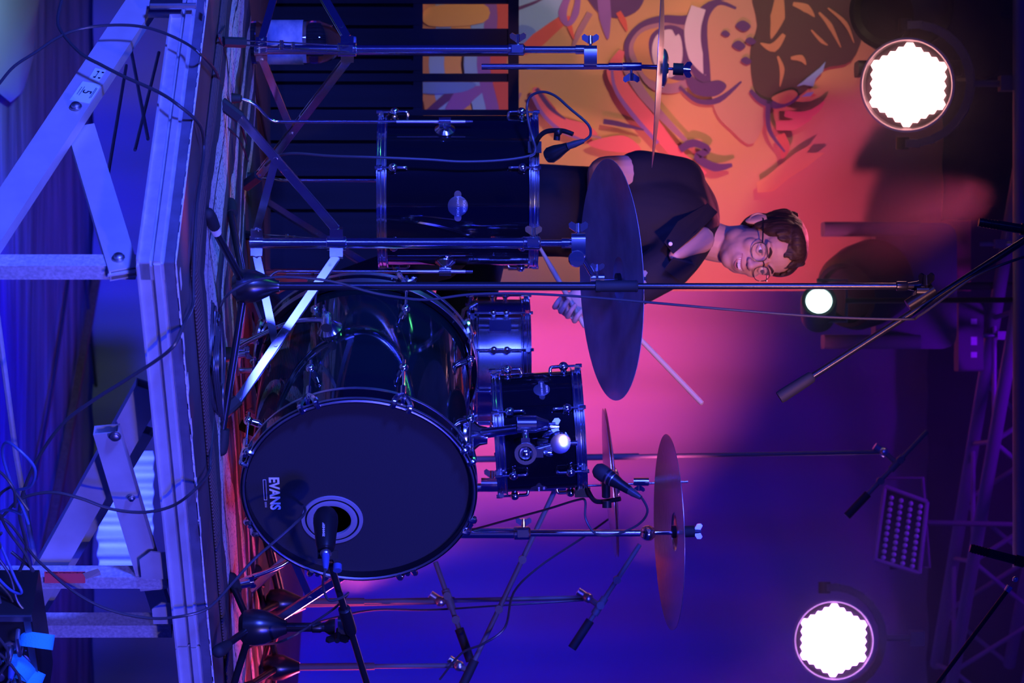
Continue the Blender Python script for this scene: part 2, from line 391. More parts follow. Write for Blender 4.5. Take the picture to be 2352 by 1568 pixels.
# stickers on the brace
def on_brace(px, py): return LF(px, py, -.0145)
def plate(mbx, quad, nrm, t=.0006):
    q = [V(p) for p in quad]; n_ = V(nrm) * t; mbx.add(q + [p + n_ for p in q], [(3, 2, 1, 0), (4, 5, 6, 7), (0, 1, 5, 4), (1, 2, 6, 5), (2, 3, 7, 6), (3, 0, 4, 7)])
mb = MB(); plate(mb, [on_brace(160, 230), on_brace(205, 238), on_brace(233, 194), on_brace(190, 187)], -EV); s1 = mb.build('sticker', 'sticker', st, label='pale sticker printed with a 5')
mb = MB(); plate(mb, [on_brace(204, 180), on_brace(227, 187), on_brace(243, 162), on_brace(219, 156)], -EV); s2 = mb.build('sticker', 'sticker', st, label='small pale inspection sticker')
bd = (LF(385, -76) - LF(-60, 597)); bd.normalize()
rd = (on_brace(160, 230) - on_brace(190, 187)).normalized(); up = (on_brace(205, 238) - on_brace(160, 230)); up = (up - rd * up.dot(rd)).normalized()
o5 = LF(199, 211, -.0135)
text_mesh('5', .032, o5, rd, up, 'dark_print', s1)
for k, (dx, wd) in enumerate(((-.019, .03), (-.013, .036), (.015, .044), (.018, .04))):
    mb = MB(); plate(mb, [o5 + up * dx + rd * wd / 2, o5 + up * (dx + .0012) + rd * wd / 2, o5 + up * (dx + .0012) - rd * wd / 2, o5 + up * dx - rd * wd / 2], -EV, .0004); mb.build('printed_line', 'dark_print', s1)
oc = LF(223, 171, -.0135)
for i in (-1, 1):
    for j in (-.3, .45):
        p = oc + rd * i * .0115 + up * j * .016; mb = MB(); plate(mb, [p + rd * .0025, p + rd * .0025 + up * .006, p - rd * .0025 + up * .006, p - rd * .0025], -EV, .0004); mb.build('printed_block', 'dark_print', s2)
mb = MB(); plate(mb, [oc + rd * .009 - up * .001, oc + rd * .009 + up * .0005, oc - rd * .009 + up * .0005, oc - rd * .009 - up * .001], -EV, .0004); mb.build('printed_line', 'dark_print', s2)
# red tag on the galvanised leg
q = [RF(102, 1312, -.026), RF(102, 1338, -.026), RF(196, 1338, -.026), RF(196, 1312, -.026)]
mb = MB(); plate(mb, q, -EU, .0012); tg = tag(mb.build('warning_label', 'red_tag'), 'torn red paper warning label stuck on a galvanised stage leg', 'label')
mb = MB(); a = RF(190, 1316, -.024); mb.add([a, RF(225, 1305, .0), RF(232, 1320, .0), RF(198, 1330, -.02), RF(230, 1312, .012)], [(0, 1, 4, 3), (4, 2, 3)]); mb.build('torn_flap', 'tape', tg)
text_mesh('ATTENTION ATTENTION ATTENTION', .0055, RF(150, 1315, -.0245), UP, -EV, 'dark_print', tg, 'lettering')
# loose tape strips along the front deck margin
for (px, py, ln, an) in ((415, 640, .05, 0), (422, 790, .05, .1), (432, 880, .05, 0), (440, 985, .05, .1), (452, 1120, .05, 0), (460, 1210, .05, 0), (470, 20, .03, 1.2)):
    p = G(px, py, .0003); al = EV if py > 600 else EU; mb = MB(); cr = V((-al.y, al.x, 0)); mb.box(p, (1, 1, 1), Matrix((al * ln, cr * .022, UP * .0006)).transposed())
    tag(mb.build('tape_strip', 'tape'), 'short strip of pale tape stuck along the stage edge', 'tape', 'tape strips along the stage edge')

# batten and straps on the ground under the stage
def ground(px, py, lift=.0): 
    d = F * CZ / (HX - px); return V(((py - HY) / F * d, d, lift))
mb = MB(); mb.bar(ground(214, 625, .02), ground(92, 1300, .02), .03, .035, UP); tag(mb.build('timber_batten', 'wood'), 'long thin timber batten lying on the ground sheet under the stage', 'batten')
for (a, bq, lab) in (((190, 640), (235, 1100), 'thin black cable lying straight across the ground sheet'), ((150, 640), (75, 1100), 'thin dark cord lying beside the batten under the stage')):
    mb = MB(); pa, pb = ground(*a, .012), ground(*bq, .012); mb.tube(spline([pa, (pa + pb) / 2 + V((.03, .02, 0)), pb], 6), .007, 6); tag(mb.build('ground_cable', 'cable'), lab, 'cable')

# pale sheets on the ground and under the far side of the deck
mat('pale_sheet', (.6, .66, .68), .7, bump=(40, .2, ONE))
q = [(-30, -40), (84, -40), (78, 60), (66, 130), (50, 215), (24, 235), (-30, 190)]; gq = [ground(x, y, .0) for x, y in q]; cen = sum(gq, V()) / len(gq); mb = MB(); n_ = len(gq)
ring1 = [p + (cen - p) * .12 + UP * (.012 + .012 * (i % 2)) for i, p in enumerate(gq)]; mb.add(gq + ring1 + [cen + UP * .015], [(i, (i + 1) % n_, n_ + (i + 1) % n_, n_ + i) for i in range(n_)] + [(n_ + i, n_ + (i + 1) % n_, 2 * n_) for i in range(n_)])
tag(mb.build('tarpaulin', 'pale_sheet', None, 70), 'crumpled pale tarpaulin lying on the ground under the braced end of the stage', 'tarpaulin')
tag(folded('plastic_sheet', 'pale_sheet', xr(1035, 9.75), xr(1300, 9.75), 9.75, zr(225, 9.75), zr(352, 9.75), .06, .03, seed=11), 'pale plastic sheet hanging in folds behind the folding stage legs', 'sheet')
# ------------------------------------------------------------------ rug
m, nt, b = node_mat('rug_weave', .95); L = nt.links.new
tc = N(nt, 'ShaderNodeTexCoord'); sep = N(nt, 'ShaderNodeSeparateXYZ')
n1 = N(nt, 'ShaderNodeTexNoise'); n1.inputs['Scale'].default_value = 3.5; n1.inputs['Detail'].default_value = 3
L(tc.outputs['Object'], n1.inputs['Vector']); L(tc.outputs['Object'], sep.inputs[0])
mn = N(nt, 'ShaderNodeMath', operation='MINIMUM'); L(sep.outputs[0], mn.inputs[0]); L(sep.outputs[1], mn.inputs[1])
ad = N(nt, 'ShaderNodeMath', operation='MULTIPLY_ADD'); ad.inputs[1].default_value = .16; L(n1.outputs[0], ad.inputs[0]); L(mn.outputs[0], ad.inputs[2])
r = N(nt, 'ShaderNodeValToRGB'); r.color_ramp.interpolation = 'CONSTANT'; L(ad.outputs[0], r.inputs[0])
dk = (.035, .028, .032, 1); cr = (.62, .55, .47, 1); br = (.11, .07, .06, 1)
els = [(0, br), (.13, dk), (.2, cr), (.27, dk), (.285, cr), (.44, br), (.5, dk), (.56, cr), (.62, dk), (.68, br), (.74, cr), (.78, dk), (.86, cr), (.9, dk)]
r.color_ramp.elements[0].position = 0; r.color_ramp.elements[0].color = els[0][1]; r.color_ramp.elements[1].position = els[1][0]; r.color_ramp.elements[1].color = els[1][1]
for p_, c_ in els[2:]: e_ = r.color_ramp.elements.new(p_); e_.color = c_
sp_ = N(nt, 'ShaderNodeTexNoise'); sp_.inputs['Scale'].default_value = 150; mp = N(nt, 'ShaderNodeMapping'); mp.inputs['Scale'].default_value = (1, .55, 1); L(tc.outputs['Object'], mp.inputs[0]); L(mp.outputs[0], sp_.inputs['Vector'])
cmp_ = N(nt, 'ShaderNodeMath', operation='GREATER_THAN'); cmp_.inputs[1].default_value = .62; L(sp_.outputs[0], cmp_.inputs[0])
mx = N(nt, 'ShaderNodeMixRGB'); mx.inputs[2].default_value = (.06, .045, .05, 1); L(cmp_.outputs[0], mx.inputs[0]); L(r.outputs[0], mx.inputs[1]); L(mx.outputs[0], b.inputs['Base Color'])
wv = N(nt, 'ShaderNodeTexWave'); wv.inputs['Scale'].default_value = 28; wv.inputs['Distortion'].default_value = 1; L(tc.outputs['Object'], wv.inputs['Vector'])
bp = N(nt, 'ShaderNodeBump'); bp.inputs['Strength'].default_value = .6; bp.inputs['Distance'].default_value = .006; L(wv.outputs[0], bp.inputs['Height']); L(bp.outputs[0], b.inputs['Normal'])
rg = MB(); nu = 60; RU, RV = 1.75, 2.35
# built in its own axes so that the weave follows the rug's edges
for k, zz in ((0, .0), (1, .007)):
    for j in range(nu + 1):
        for i in range(nu + 1):
            uu = RU * i / nu; vv = RV * j / nu; wob = .004 * math.sin(uu * 9 + vv * 4) * math.sin(vv * 7) if k else 0
            ed = min(i, j, nu - i, nu - j) == 0
            rg.v.append(V((vv, uu, (0 if ed and k else zz) + (0 if ed else max(wob, -.003)))))
S = (nu + 1) ** 2
for j in range(nu):
    for i in range(nu): a = j * (nu + 1) + i; rg.f.append((S + a, S + a + nu + 1, S + a + nu + 2, S + a + 1)); rg.m.append(0)
me = bpy.data.meshes.new('rug'); me.from_pydata([V((v.x, v.y, v.z)) for v in rg.v[S:]], [], [tuple(i - S for i in f) for f in rg.f]); me.materials.append(MATS['rug_weave'])
for p_ in me.polygons: p_.use_smooth = True
rug = bpy.data.objects.new('rug', me); COL.objects.link(rug)
so = rug.modifiers.new('thick', 'SOLIDIFY'); so.thickness = .005; so.offset = 1
o_ = sp(.22, .2, .0012); rug.matrix_world = Matrix(((EV.x, EU.x, 0, o_.x), (EV.y, EU.y, 0, o_.y), (0, 0, 1, o_.z), (0, 0, 0, 1)))
tag(rug, 'dark woven rug with cream border bands under the drum kit', 'rug')

# ------------------------------------------------------------------ black slatted railing behind the kit
rl = thing('slatted_railing', 'black slatted wooden railing with open slots in front of the mural', 'railing', (-.6, 9.15, STAGE))
d0 = 9.15; zt = zr(1168, d0)
mb = MB(); mb.box(((xr(-160, d0) + xr(618, d0)) / 2, d0 + .03, (STAGE + zr(966, d0)) / 2), (xr(618, d0) - xr(-160, d0), .018, zr(966, d0) - STAGE)); mb.build('backing_panel', 'black_wood', rl)
py = -160
for (a, bq, top) in [(-150, -90, 1168), (-78, 8, 1168), (18, 58, 966), (66, 128, 1168), (140, 162, 966), (169, 187, 1168), (196, 246, 966), (252, 322, 1168), (334, 404, 1168), (416, 480, 1168), (492, 552, 1168), (562, 617, 1168)]:
    mb = MB(); mb.box(((xr(a, d0) + xr(bq, d0)) / 2, d0 + .008, (STAGE + zr(top, d0)) / 2), (xr(bq, d0) - xr(a, d0), .026, zr(top, d0) - STAGE)); mb.build('slat', 'black_wood', rl)
mb = MB(); mb.box(((xr(-160, d0) + xr(620, d0)) / 2, d0 + .005, zt + .016), (xr(620, d0) - xr(-160, d0), .05, .034)); mb.build('top_rail', 'black_wood', rl)
mb = MB(); mb.box(((xr(-160, d0) + xr(620, d0)) / 2, d0 + .02, zr(960, d0)), (xr(620, d0) - xr(-160, d0), .045, .03)); mb.build('middle_rail', 'black_wood', rl)

# ------------------------------------------------------------------ painted mural cloth
DM = 10.35
def Mu(px, py, k=0): return P(px, py, DM) + V((0, -.0012 * k, 0))
mu = thing('mural_cloth', 'orange painted mural cloth with bold purple and pink brush strokes', 'mural', (-.7, DM, STAGE))
mat('mural_ground', (.72, .4, .16), .85, var=(1.6, (.66, .34, .2), ONE))
for nm, c in dict(m_blue=(.16, .3, .75), m_lblue=(.3, .5, .85), m_purple=(.12, .045, .2), m_violet=(.3, .13, .5), m_pink=(.85, .16, .2), m_red=(.75, .12, .1), m_white=(.72, .6, .72), m_brown=(.1, .055, .05), m_tan=(.62, .3, .14), m_orange=(.85, .45, .15), m_mauve=(.4, .2, .3), m_skin=(.62, .33, .22)).items(): mat(nm, c, .85)
mb = MB(); q = [Mu(790, -260), Mu(790, 668), Mu(2230, 668), Mu(2230, -260)]; mb.add(q + [p + V((0, .004, 0)) for p in q], [(0, 1, 2, 3), (7, 6, 5, 4), (0, 4, 5, 1), (1, 5, 6, 2), (2, 6, 7, 3), (3, 7, 4, 0)]); mb.build('cloth', 'mural_ground', mu)
PN = ['m_blue', 'm_lblue', 'm_purple', 'm_violet', 'm_pink', 'm_red', 'm_white', 'm_brown', 'm_tan', 'm_orange', 'm_mauve', 'm_skin']
art = MB(); lay = [1]
def blob(c, pts, sm=True):
    lay[0] += .5; art.mi = PN.index(c); q = [Mu(x, y, lay[0]) for x, y in pts]
    if sm: q = spline(q, 4, True)
    cen = sum(q, V()) / len(q); n_ = len(q); art.add(q + [cen], [(i, (i + 1) % n_, n_) for i in range(n_)])
def stroke(c, pts, ws):
    lay[0] += .5; art.mi = PN.index(c); q = spline([Mu(x, y, lay[0]) for x, y in pts], 5); n_ = len(q); vs = []
    for i, p in enumerate(q):
        t = (q[min(i + 1, n_ - 1)] - q[max(i - 1, 0)]).normalized(); nrm = V((-t.z, 0, t.x)); f_ = i / (n_ - 1) * (len(ws) - 1); a = min(int(f_), len(ws) - 2); w_ = (ws[a] + (ws[a + 1] - ws[a]) * (f_ - a)) / 2 / F * DM
        vs += [p + nrm * w_, p - nrm * w_]
    art.add(vs, [(2 * i, 2 * i + 1, 2 * i + 3, 2 * i + 2) for i in range(n_ - 1)])
blob('m_lblue', [(1180, -40), (1310, -40), (1300, 20), (1262, 55), (1235, 92), (1195, 120), (1170, 150), (1170, 40)])
blob('m_blue', [(1190, 60), (1230, 70), (1215, 110), (1180, 120)])
stroke('m_red', [(1200, 118), (1235, 92), (1285, 52), (1310, 40)], [20, 34, 24, 6])
stroke('m_purple', [(1190, 20), (1230, 5), (1260, -10)], [8, 6, 3])
blob('m_purple', [(1335, -60), (1480, -60), (1475, 10), (1440, 38), (1405, 40), (1365, 20)])
stroke('m_violet', [(1310, -20), (1292, 30), (1305, 56), (1322, 30), (1330, -20)], [12, 20, 10, 16, 10])
stroke('m_violet', [(1385, -20), (1390, 40), (1396, 90)], [30, 28, 4])
stroke('m_mauve', [(1355, 30), (1330, 75), (1315, 110)], [14, 14, 6])
stroke('m_red', [(1420, 28), (1432, 50), (1440, 72)], [12, 14, 3])
stroke('m_red', [(1308, 60), (1318, 90)], [12, 4])
blob('m_mauve', [(1450, 140), (1442, 100), (1462, 66), (1502, 48), (1560, 50), (1600, 70), (1612, 130), (1590, 190), (1545, 215), (1490, 200)])
blob('m_tan', [(1460, 130), (1456, 100), (1480, 72), (1540, 62), (1585, 90), (1590, 150), (1555, 190), (1490, 182)])
stroke('m_purple', [(1444, 150), (1440, 100), (1470, 60), (1520, 44), (1580, 46), (1640, 20), (1700, -30)], [8, 12, 12, 16, 22, 30, 40])
blob('m_purple', [(1490, 110), (1500, 75), (1540, 58), (1580, 80), (1592, 140), (1570, 185), (1510, 165)])
blob('m_white', [(1497, 120), (1506, 84), (1535, 68), (1562, 84), (1566, 140), (1542, 178), (1508, 158)])
stroke('m_purple', [(1545, 66), (1556, 80)], [6, 12])
blob('m_purple', [(1570, 120), (1590, 40), (1640, 0), (1690, 20), (1680, 200), (1660, 215), (1620, 210)])
stroke('m_white', [(1604, 18), (1590, 70), (1598, 130), (1622, 172)], [34, 38, 34, 6])
blob('m_skin', [(1630, 150), (1624, 60), (1640, 15), (1670, 0), (1760, 0), (1775, 120), (1770, 230), (1730, 330), (1680, 300), (1640, 250)])
stroke('m_purple', [(1622, 172), (1618, 100), (1624, 40), (1650, 8), (1690, 20)], [14, 8, 8, 10, 6])
stroke('m_purple', [(1560, 200), (1600, 232), (1650, 230), (1702, 188)], [6, 10, 14, 4])
blob('m_purple', [(1575, 170), (1610, 190), (1650, 185), (1668, 200), (1640, 222), (1590, 214)])
blob('m_brown', [(1745, -40), (1990, -40), (1985, 60), (1955, 140), (1890, 160), (1850, 210), (1790, 240), (1735, 215), (1722, 120), (1738, 60)])
for (a, bq, c2, w1) in (((1790, -20), (1785, 40), (1770, 90), 34), ((1820, 10), (1850, 20), (1870, 40), 20), ((1880, 30), (1905, 60), (1930, 110), 12), ((1862, 70), (1885, 95), (1900, 105), 9), ((1800, 80), (1775, 110), (1745, 100), 22), ((1785, 130), (1795, 160), (1790, 200), 12), ((1815, 135), (1838, 135), (1850, 150), 16), ((1900, 20), (1940, 55), (1960, 100), 10)):
    stroke('m_tan', [a, bq, c2], [w1 * .4, w1, 2])
for (x, y, k) in ((1665, 78, 1), (1695, 105, 1.5), (1705, 60, 1.7), (1712, 140, 1.2), (1722, 95, 1.2)): blob('m_purple', [(x - 10 * k, y), (x, y - 7 * k), (x + 11 * k, y + 2), (x + 2, y + 8 * k)])
stroke('m_purple', [(1722, 208), (1745, 232), (1780, 242), (1812, 235), (1835, 222)], [8, 12, 18, 14, 3])
blob('m_tan', [(1770, 228), (1790, 215), (1818, 208), (1830, 220), (1800, 240)])
blob('m_lblue', [(1828, 200), (1850, 182), (1880, 158), (1895, 142), (1888, 166), (1872, 182), (1866, 200), (1845, 196)], False)
blob('m_lblue', [(1838, 224), (1852, 214), (1868, 212), (1860, 222)], False); blob('m_red', [(1858, 226), (1866, 216), (1874, 220)], False)
stroke('m_pink', [(1428, 118), (1410, 165), (1440, 220), (1500, 290), (1555, 355), (1620, 400)], [12, 36, 34, 34, 26, 8])
stroke('m_violet', [(1404, 150), (1412, 205), (1450, 262), (1510, 330)], [5, 8, 10, 8])
stroke('m_mauve', [(1440, 150), (1470, 210), (1530, 280), (1590, 340)], [30, 22, 16, 6])
stroke('m_purple', [(1385, 280), (1420, 286), (1478, 300)], [12, 12, 3])
blob('m_pink', [(1222, 210), (1240, 205), (1262, 240), (1300, 275), (1345, 285), (1372, 312), (1330, 318), (1280, 300), (1250, 270)])
stroke('m_violet', [(1220, 216), (1245, 262), (1285, 300), (1335, 322)], [8, 8, 9, 4])
stroke('m_purple', [(1232, 205), (1265, 250), (1298, 275)], [9, 9, 3]); stroke('m_mauve', [(1196, 215), (1182, 245), (1178, 270)], [5, 10, 4])
blob('m_pink', [(1350, 330), (1400, 315), (1440, 315), (1472, 345), (1440, 352), (1380, 345)])
stroke('m_mauve', [(1352, 312), (1380, 318)], [5, 5])
stroke('m_purple', [(1560, 345), (1590, 330), (1625, 345), (1600, 362), (1640, 385), (1680, 380)], [16, 18, 14, 18, 20, 8])
blob('m_orange', [(1736, 420), (1760, 405), (1790, 380), (1826, 352), (1868, 328), (1850, 352), (1892, 352), (1850, 385), (1810, 410), (1775, 440), (1738, 444)], False)
stroke('m_pink', [(1800, 262), (1840, 268), (1872, 255), (1890, 235)], [14, 20, 14, 4]); stroke('m_pink', [(1780, 290), (1820, 288), (1862, 272)], [20, 24, 4])
stroke('m_red', [(1790, 310), (1800, 340), (1795, 365)], [20, 24, 6]); stroke('m_purple', [(1762, 240), (1765, 300), (1800, 350)], [12, 10, 4])
for i, (x, c) in enumerate(((980, 'm_tan'), (1010, 'm_lblue'), (1045, 'm_orange'), (1090, 'm_lblue'), (1120, 'm_violet'), (1150, 'm_red'))):
    stroke(c, [(x, -40), (x + 14, 60), (x - 6, 150), (x + 18, 260), (x + 6, 330)], [30, 44, 38, 42, 24])
stroke('m_purple', [(985, 260), (1040, 215), (1085, 190)], [16, 20, 10]); stroke('m_violet', [(1035, 262), (1065, 225), (1110, 205)], [30, 46, 10]); blob('m_blue', [(970, 190), (1090, 192), (1060, 214), (970, 216)]); blob('m_orange', [(985, 20), (1110, 12), (1110, 55), (985, 62)])
art.build('printed_artwork', PN, mu, 80)

# ------------------------------------------------------------------ drums
def shell_profile(R, h, t=.006): return [(R - t, -h / 2), (R, -h / 2), (R, h / 2), (R - t, h / 2)]
def hoop_mb(o, ax, R, h):
    mb = MB(); mb.lathe([(R, -h / 2), (R + .008, -h / 2), (R + .008, -h / 2 + .003), (R + .0035, -h / 2 + .006), (R + .0035, .0), (R + .0055, .002), (R + .0035, .004), (R + .0035, h / 2 - .005), (R + .008, h / 2 - .003), (R + .008, h / 2), (R + .001, h / 2), (R + .001, -h / 2 + .004)], o, ax, 64, close=True); return mb
def tom(name, label, c, ax, R, h, lugs, a0, badge_at, face, shellmat='lacquer', snare=False, lug_gap=None, group=None):
    "face: direction in which angle 0 lies (towards the viewer); angles grow towards picture right"
    c = V(c); z = V(ax).normalized(); f0 = V(face); f0 = (f0 - z * f0.dot(z)).normalized(); s0 = V((1, 0, 0)); s0 = (s0 - z * s0.dot(z) - f0 * s0.dot(f0)).normalized()
    def dirn(a): a = math.radians(a); return f0 * math.cos(a) + s0 * math.sin(a)
    root = thing(name, label, 'drum', c - z * h / 2)
    hh = .027; sh = h - .03
    mb = MB(); mb.lathe(shell_profile(R, sh), c, z, 64, close=True); mb.build('shell', shellmat, root)
    for s in (1, -1):
        e = c + z * s * (h / 2 - hh / 2); hb = hoop_mb(e, z * s, R, hh)
        for k in range(lugs):
            d = dirn(a0 + 360 / lugs * k); hb.box(e + d * (R + .009) + z * s * .004, (1, 1, 1), Matrix((d * .014, z.cross(d) * .013, z * .012)).transposed())
        hb.build('rim_hoop', 'chrome', root)
        mb = MB(); mb.lathe([(1e-4, 0), (R + .001, 0), (R + .001, .003), (1e-4, .0035)], c + z * s * (sh / 2 + .0015), z * s, 48); mb.build('drum_head', 'head_clear' if s > 0 or snare else 'head_black', root)
    for k in range(lugs):
        d = dirn(a0 + 360 / lugs * k)
        if snare:
            lg = MB(); base = c + d * (R + .012)
            for s in (1, -1):
                lg.ball(base + z * s * .018, .0095, 12); lg.cyl(c + d * (R - .001) + z * s * .018, base + z * s * .018, .006, n=10)
            lg.cyl(base - z * .03, base + z * .03, .0042, n=10); lg.build('lug', 'chrome', root)
            for s in (1, -1):
                mb = MB(); mb.cyl(base + z * s * .02, c + d * (R + .012) + z * s * (h / 2 - .004), .0027, n=8); mb.cyl(c + d * (R + .012) + z * s * (h / 2 - .006), c + d * (R + .012) + z * s * (h / 2 + .006), .0045, n=6); mb.build('tension_rod', 'chrome', root)
        else:
            for s in (1, -1):
                lg = MB(); g_ = lug_gap or .048; b0 = c + d * (R + .014) + z * s * (h / 2 - g_)
                lg.ball(b0, .0125, 14); lg.cyl(c + d * (R - .001) + z * s * (h / 2 - g_), b0, .008, .007, 12)
                lg.tube(spline([b0 + z * s * .012, b0 - z * s * .026, b0 - z * s * .034 - d * .003, b0 - z * s * .036 - d * .015], 4), .0044, 10); lg.build('lug', 'chrome', root)
                mb = MB(); mb.cyl(b0, b0 + z * s * (g_ - .006), .0031, n=8); mb.cyl(b0 + z * s * (g_ - .012), b0 + z * s * (g_ + .004), .005, n=6); mb.build('tension_rod', 'chrome', root)
    for (ang, zz, sc_) in badge_at:
        d = dirn(ang); t = z.cross(d); bb = MB(); o = c + d * (R + .0005) + z * zz
        bb.lathe([(.001, 0), (.0275 * sc_, 0), (.0275 * sc_, .0012), (.026 * sc_, .002), (.001, .002)], o - d * .0022, d, 32)
        L_ = .042 * sc_; r_ = .0095 * sc_; pl = [(L_ - r_ + r_ * math.cos(a), r_ * math.sin(a)) for a in [(-PI / 2 + PI * i / 8) for i in range(9)]] + [(-L_ + r_ - r_ * math.cos(a), -r_ * math.sin(a)) for a in [(-PI / 2 + PI * i / 8) for i in range(9)]]
        n_ = len(pl); 
        def bend(x, y, l): 
            an = x / R; dd = d * math.cos(an) + t * math.sin(an); return c + dd * (R + l) + z * (zz + y)
        vs = [bend(x, y, -.001) for x, y in pl] + [bend(x, y, .0022) for x, y in pl]
        bb.add(vs, [tuple(range(n_ - 1, -1, -1)), tuple(range(n_, 2 * n_))] + [(i, (i + 1) % n_, n_ + (i + 1) % n_, n_ + i) for i in range(n_)])
        bo = bb.build('badge', 'satin_badge', root, label='round metal badge crossed by a rounded bar')
        text_mesh('SONOR', .0095 * sc_, o + d * .0003 + z * .0165 * sc_, t, z, 'white_print', bo, depth=.0003)
        text_mesh('SMART FORCE', .0085 * sc_, o + d * .0026, t, z, 'white_print', bo, depth=.0003)
    return root, dirn
mat('satin_badge', (.1, .1, .13), .42, .5)
mat('snare_steel', (.72, .72, .76), .22, 1)

TC = V((-.414, 7.75, (1.396 + 1.831) / 2)); TR = .205
ft, fd = tom('floor_tom', 'black lacquered floor tom with chrome rims standing on three bent legs', TC, (0, 0, 1), TR, .435, 6, -13, [(15, .0, 1.0)], (0, -1, 0), lug_gap=.045)
ft.location = (TC.x, TC.y, STAGE); 
for o in list(ft.children): o.location = V((0, 0, TC.z - .435 / 2 - STAGE))
ft['_o'] = (TC.x, TC.y, TC.z - .435 / 2)
def ft_build(mb, name, m):
    o = mb.build(name, m, ft); o.location = V((0, 0, TC.z - .435 / 2 - STAGE)); return o
for ang, brk in ((-49, 1), (74, 1), (190, 1)):
    d = fd(ang); zb = TC.z - .035; c_ = TC + d * (TR + .028); c_.z = zb
    mb = MB(); mb.lathe([(.028, 0), (.028, .004), (.02, .01), (.013, .016)], TC * 1 + d * (TR - .001) + V((0, 0, zb - TC.z)), d, 24); mb.cyl(c_ - UP * .016, c_ + UP * .016, .0125, n=14); mb.cyl(c_ - d * .02, c_, .01, n=10); ft_build(mb, 'leg_bracket', 'chrome')
    mb = MB(); side = UP.cross(d); wing(mb, c_ + side * .016, side, UP, .7); ft_build(mb, 'wing_screw', 'chrome')
    zf = zr(632, 7.55)
    foot = TC + d * (TR + .105); foot.z = STAGE + .022
    mb = MB(); mb.tube([c_ + UP * .075] + [V((c_.x, c_.y, zf + .012))] + spline([V((c_.x, c_.y, zf)), V((c_.x, c_.y, zf)) + d * .012 - UP * .02, foot + d * -.02 + UP * .05, foot + UP * .01], 4), .0047, 10); ft_build(mb, 'leg', 'chrome')
    mb = MB(); mb.cyl(c_ - UP * .13, c_ + UP * .055, .0053, n=12); ft_build(mb, 'knurled_sleeve', 'satin_chrome')
    mb = MB(); mb.lathe([(.006, .03), (.011, .026), (.014, .006), (.015, 0), (.001, 0)], foot - UP * .0135, UP, 14); ft_build(mb, 'rubber_foot', 'rubber')

# rack tom
RC = P(1238, 990, 7.42); RAX = V((-.06, -.01, 1)).normalized(); RR = .154
rt, rdn = tom('rack_tom', 'small black rack tom mounted above the bass drum on a chrome holder', RC, RAX, RR, .235, 6, -21, [(-46, .012, .8), (72, -.01, .8)], (0, -1, 0), lug_gap=.044)
# snare
SC = P(1145, 832, 8.0)
sn, sdn = tom('snare_drum', 'steel snare drum with double ended chrome lugs behind the rack tom', SC, (.0, .02, 1), .178, .172, 10, -11, [], (0, -1, 0), 'snare_steel', True)
mb = MB(); b0 = SC + sdn(-33) * .19; mb.box(b0, (.03, .02, .06)); mb.cyl(b0 - UP * .06, b0 + UP * .05, .004); mb.build('strainer', 'chrome', sn)
ss = thing('snare_stand', 'chrome basket stand under the steel snare drum', 'stand', (SC.x, SC.y, STAGE))
zb = SC.z - .172 / 2
mb = MB(); mb.cyl((SC.x, SC.y, STAGE + .1), (SC.x, SC.y, zb - .05), .011); mb.build('pole', 'chrome', ss)
for k in range(3):
    a = math.radians(90 + 120 * k); d = V((math.cos(a), math.sin(a), 0))
    mb = MB(); mb.tube([V((SC.x, SC.y, zb - .05)), V((SC.x, SC.y, zb - .012)) + d * .17, V((SC.x, SC.y, zb + .025)) + d * .196], .006, 8); mb.build('basket_arm', 'chrome', ss)
    mb = MB(); mb.bar(V((SC.x, SC.y, STAGE + .28)), V((SC.x, SC.y, STAGE + .012)) + d * .26, .02, .006); mb.build('leg', 'chrome', ss)

# bass drum
BN = V((.6, -.8, 0)).normalized(); BC = P(825, 1117, 7.2); BR = .281; BL = .5
BT = V((.8, .6, 0)); 
bd_ = thing('bass_drum', 'large black bass drum turned aside with a ported black front head', 'drum', (BC.x - .2, BC.y + .2, STAGE))
def bp_(a, r, l):  # angle in the head plane, radius, distance forward of the head
    a = math.radians(a); return BC + (BT * math.cos(a) + UP * math.sin(a)) * r + BN * l
mb = MB(); mb.lathe([(BR - .008, -BL), (BR, -BL), (BR, -.01), (BR - .008, -.01)], BC, BN, 96, close=True); mb.build('shell', 'bass_lacquer', bd_)
for l0, nm in ((-.05, 0), (-BL + .002, 1)):
    mb = MB(); mb.lathe([(BR + .006, 0), (BR + .019, 0), (BR + .019, .05), (BR + .006, .05)], BC + BN * (l0 + (.022 if not nm else -.022)), BN, 96, close=True); h_ = mb.build('wood_hoop', 'lacquer', bd_)
    for q_ in ((.002, .009), (.0425, .0485)) if not nm else ((.03, .048), (.002, .012)):
        mb = MB(); mb.lathe([(BR + .017, q_[0]), (BR + .0202, q_[0]), (BR + .0202, q_[1]), (BR + .017, q_[1])], BC + BN * (l0 + (.022 if not nm else -.022)), BN, 96, close=True); mb.build('hoop_inlay', 'satin_chrome' if nm or q_[0] < .01 else 'dull_steel', h_)
mb = MB(); mb.ring(BC + BN * .022, BN, BR + .012, .0035, 96, 8); mb.build('hoop_edge', 'dull_steel', bd_)
mb = MB(); ph_c = BC + BT * .11 - UP * .072; PR = .052
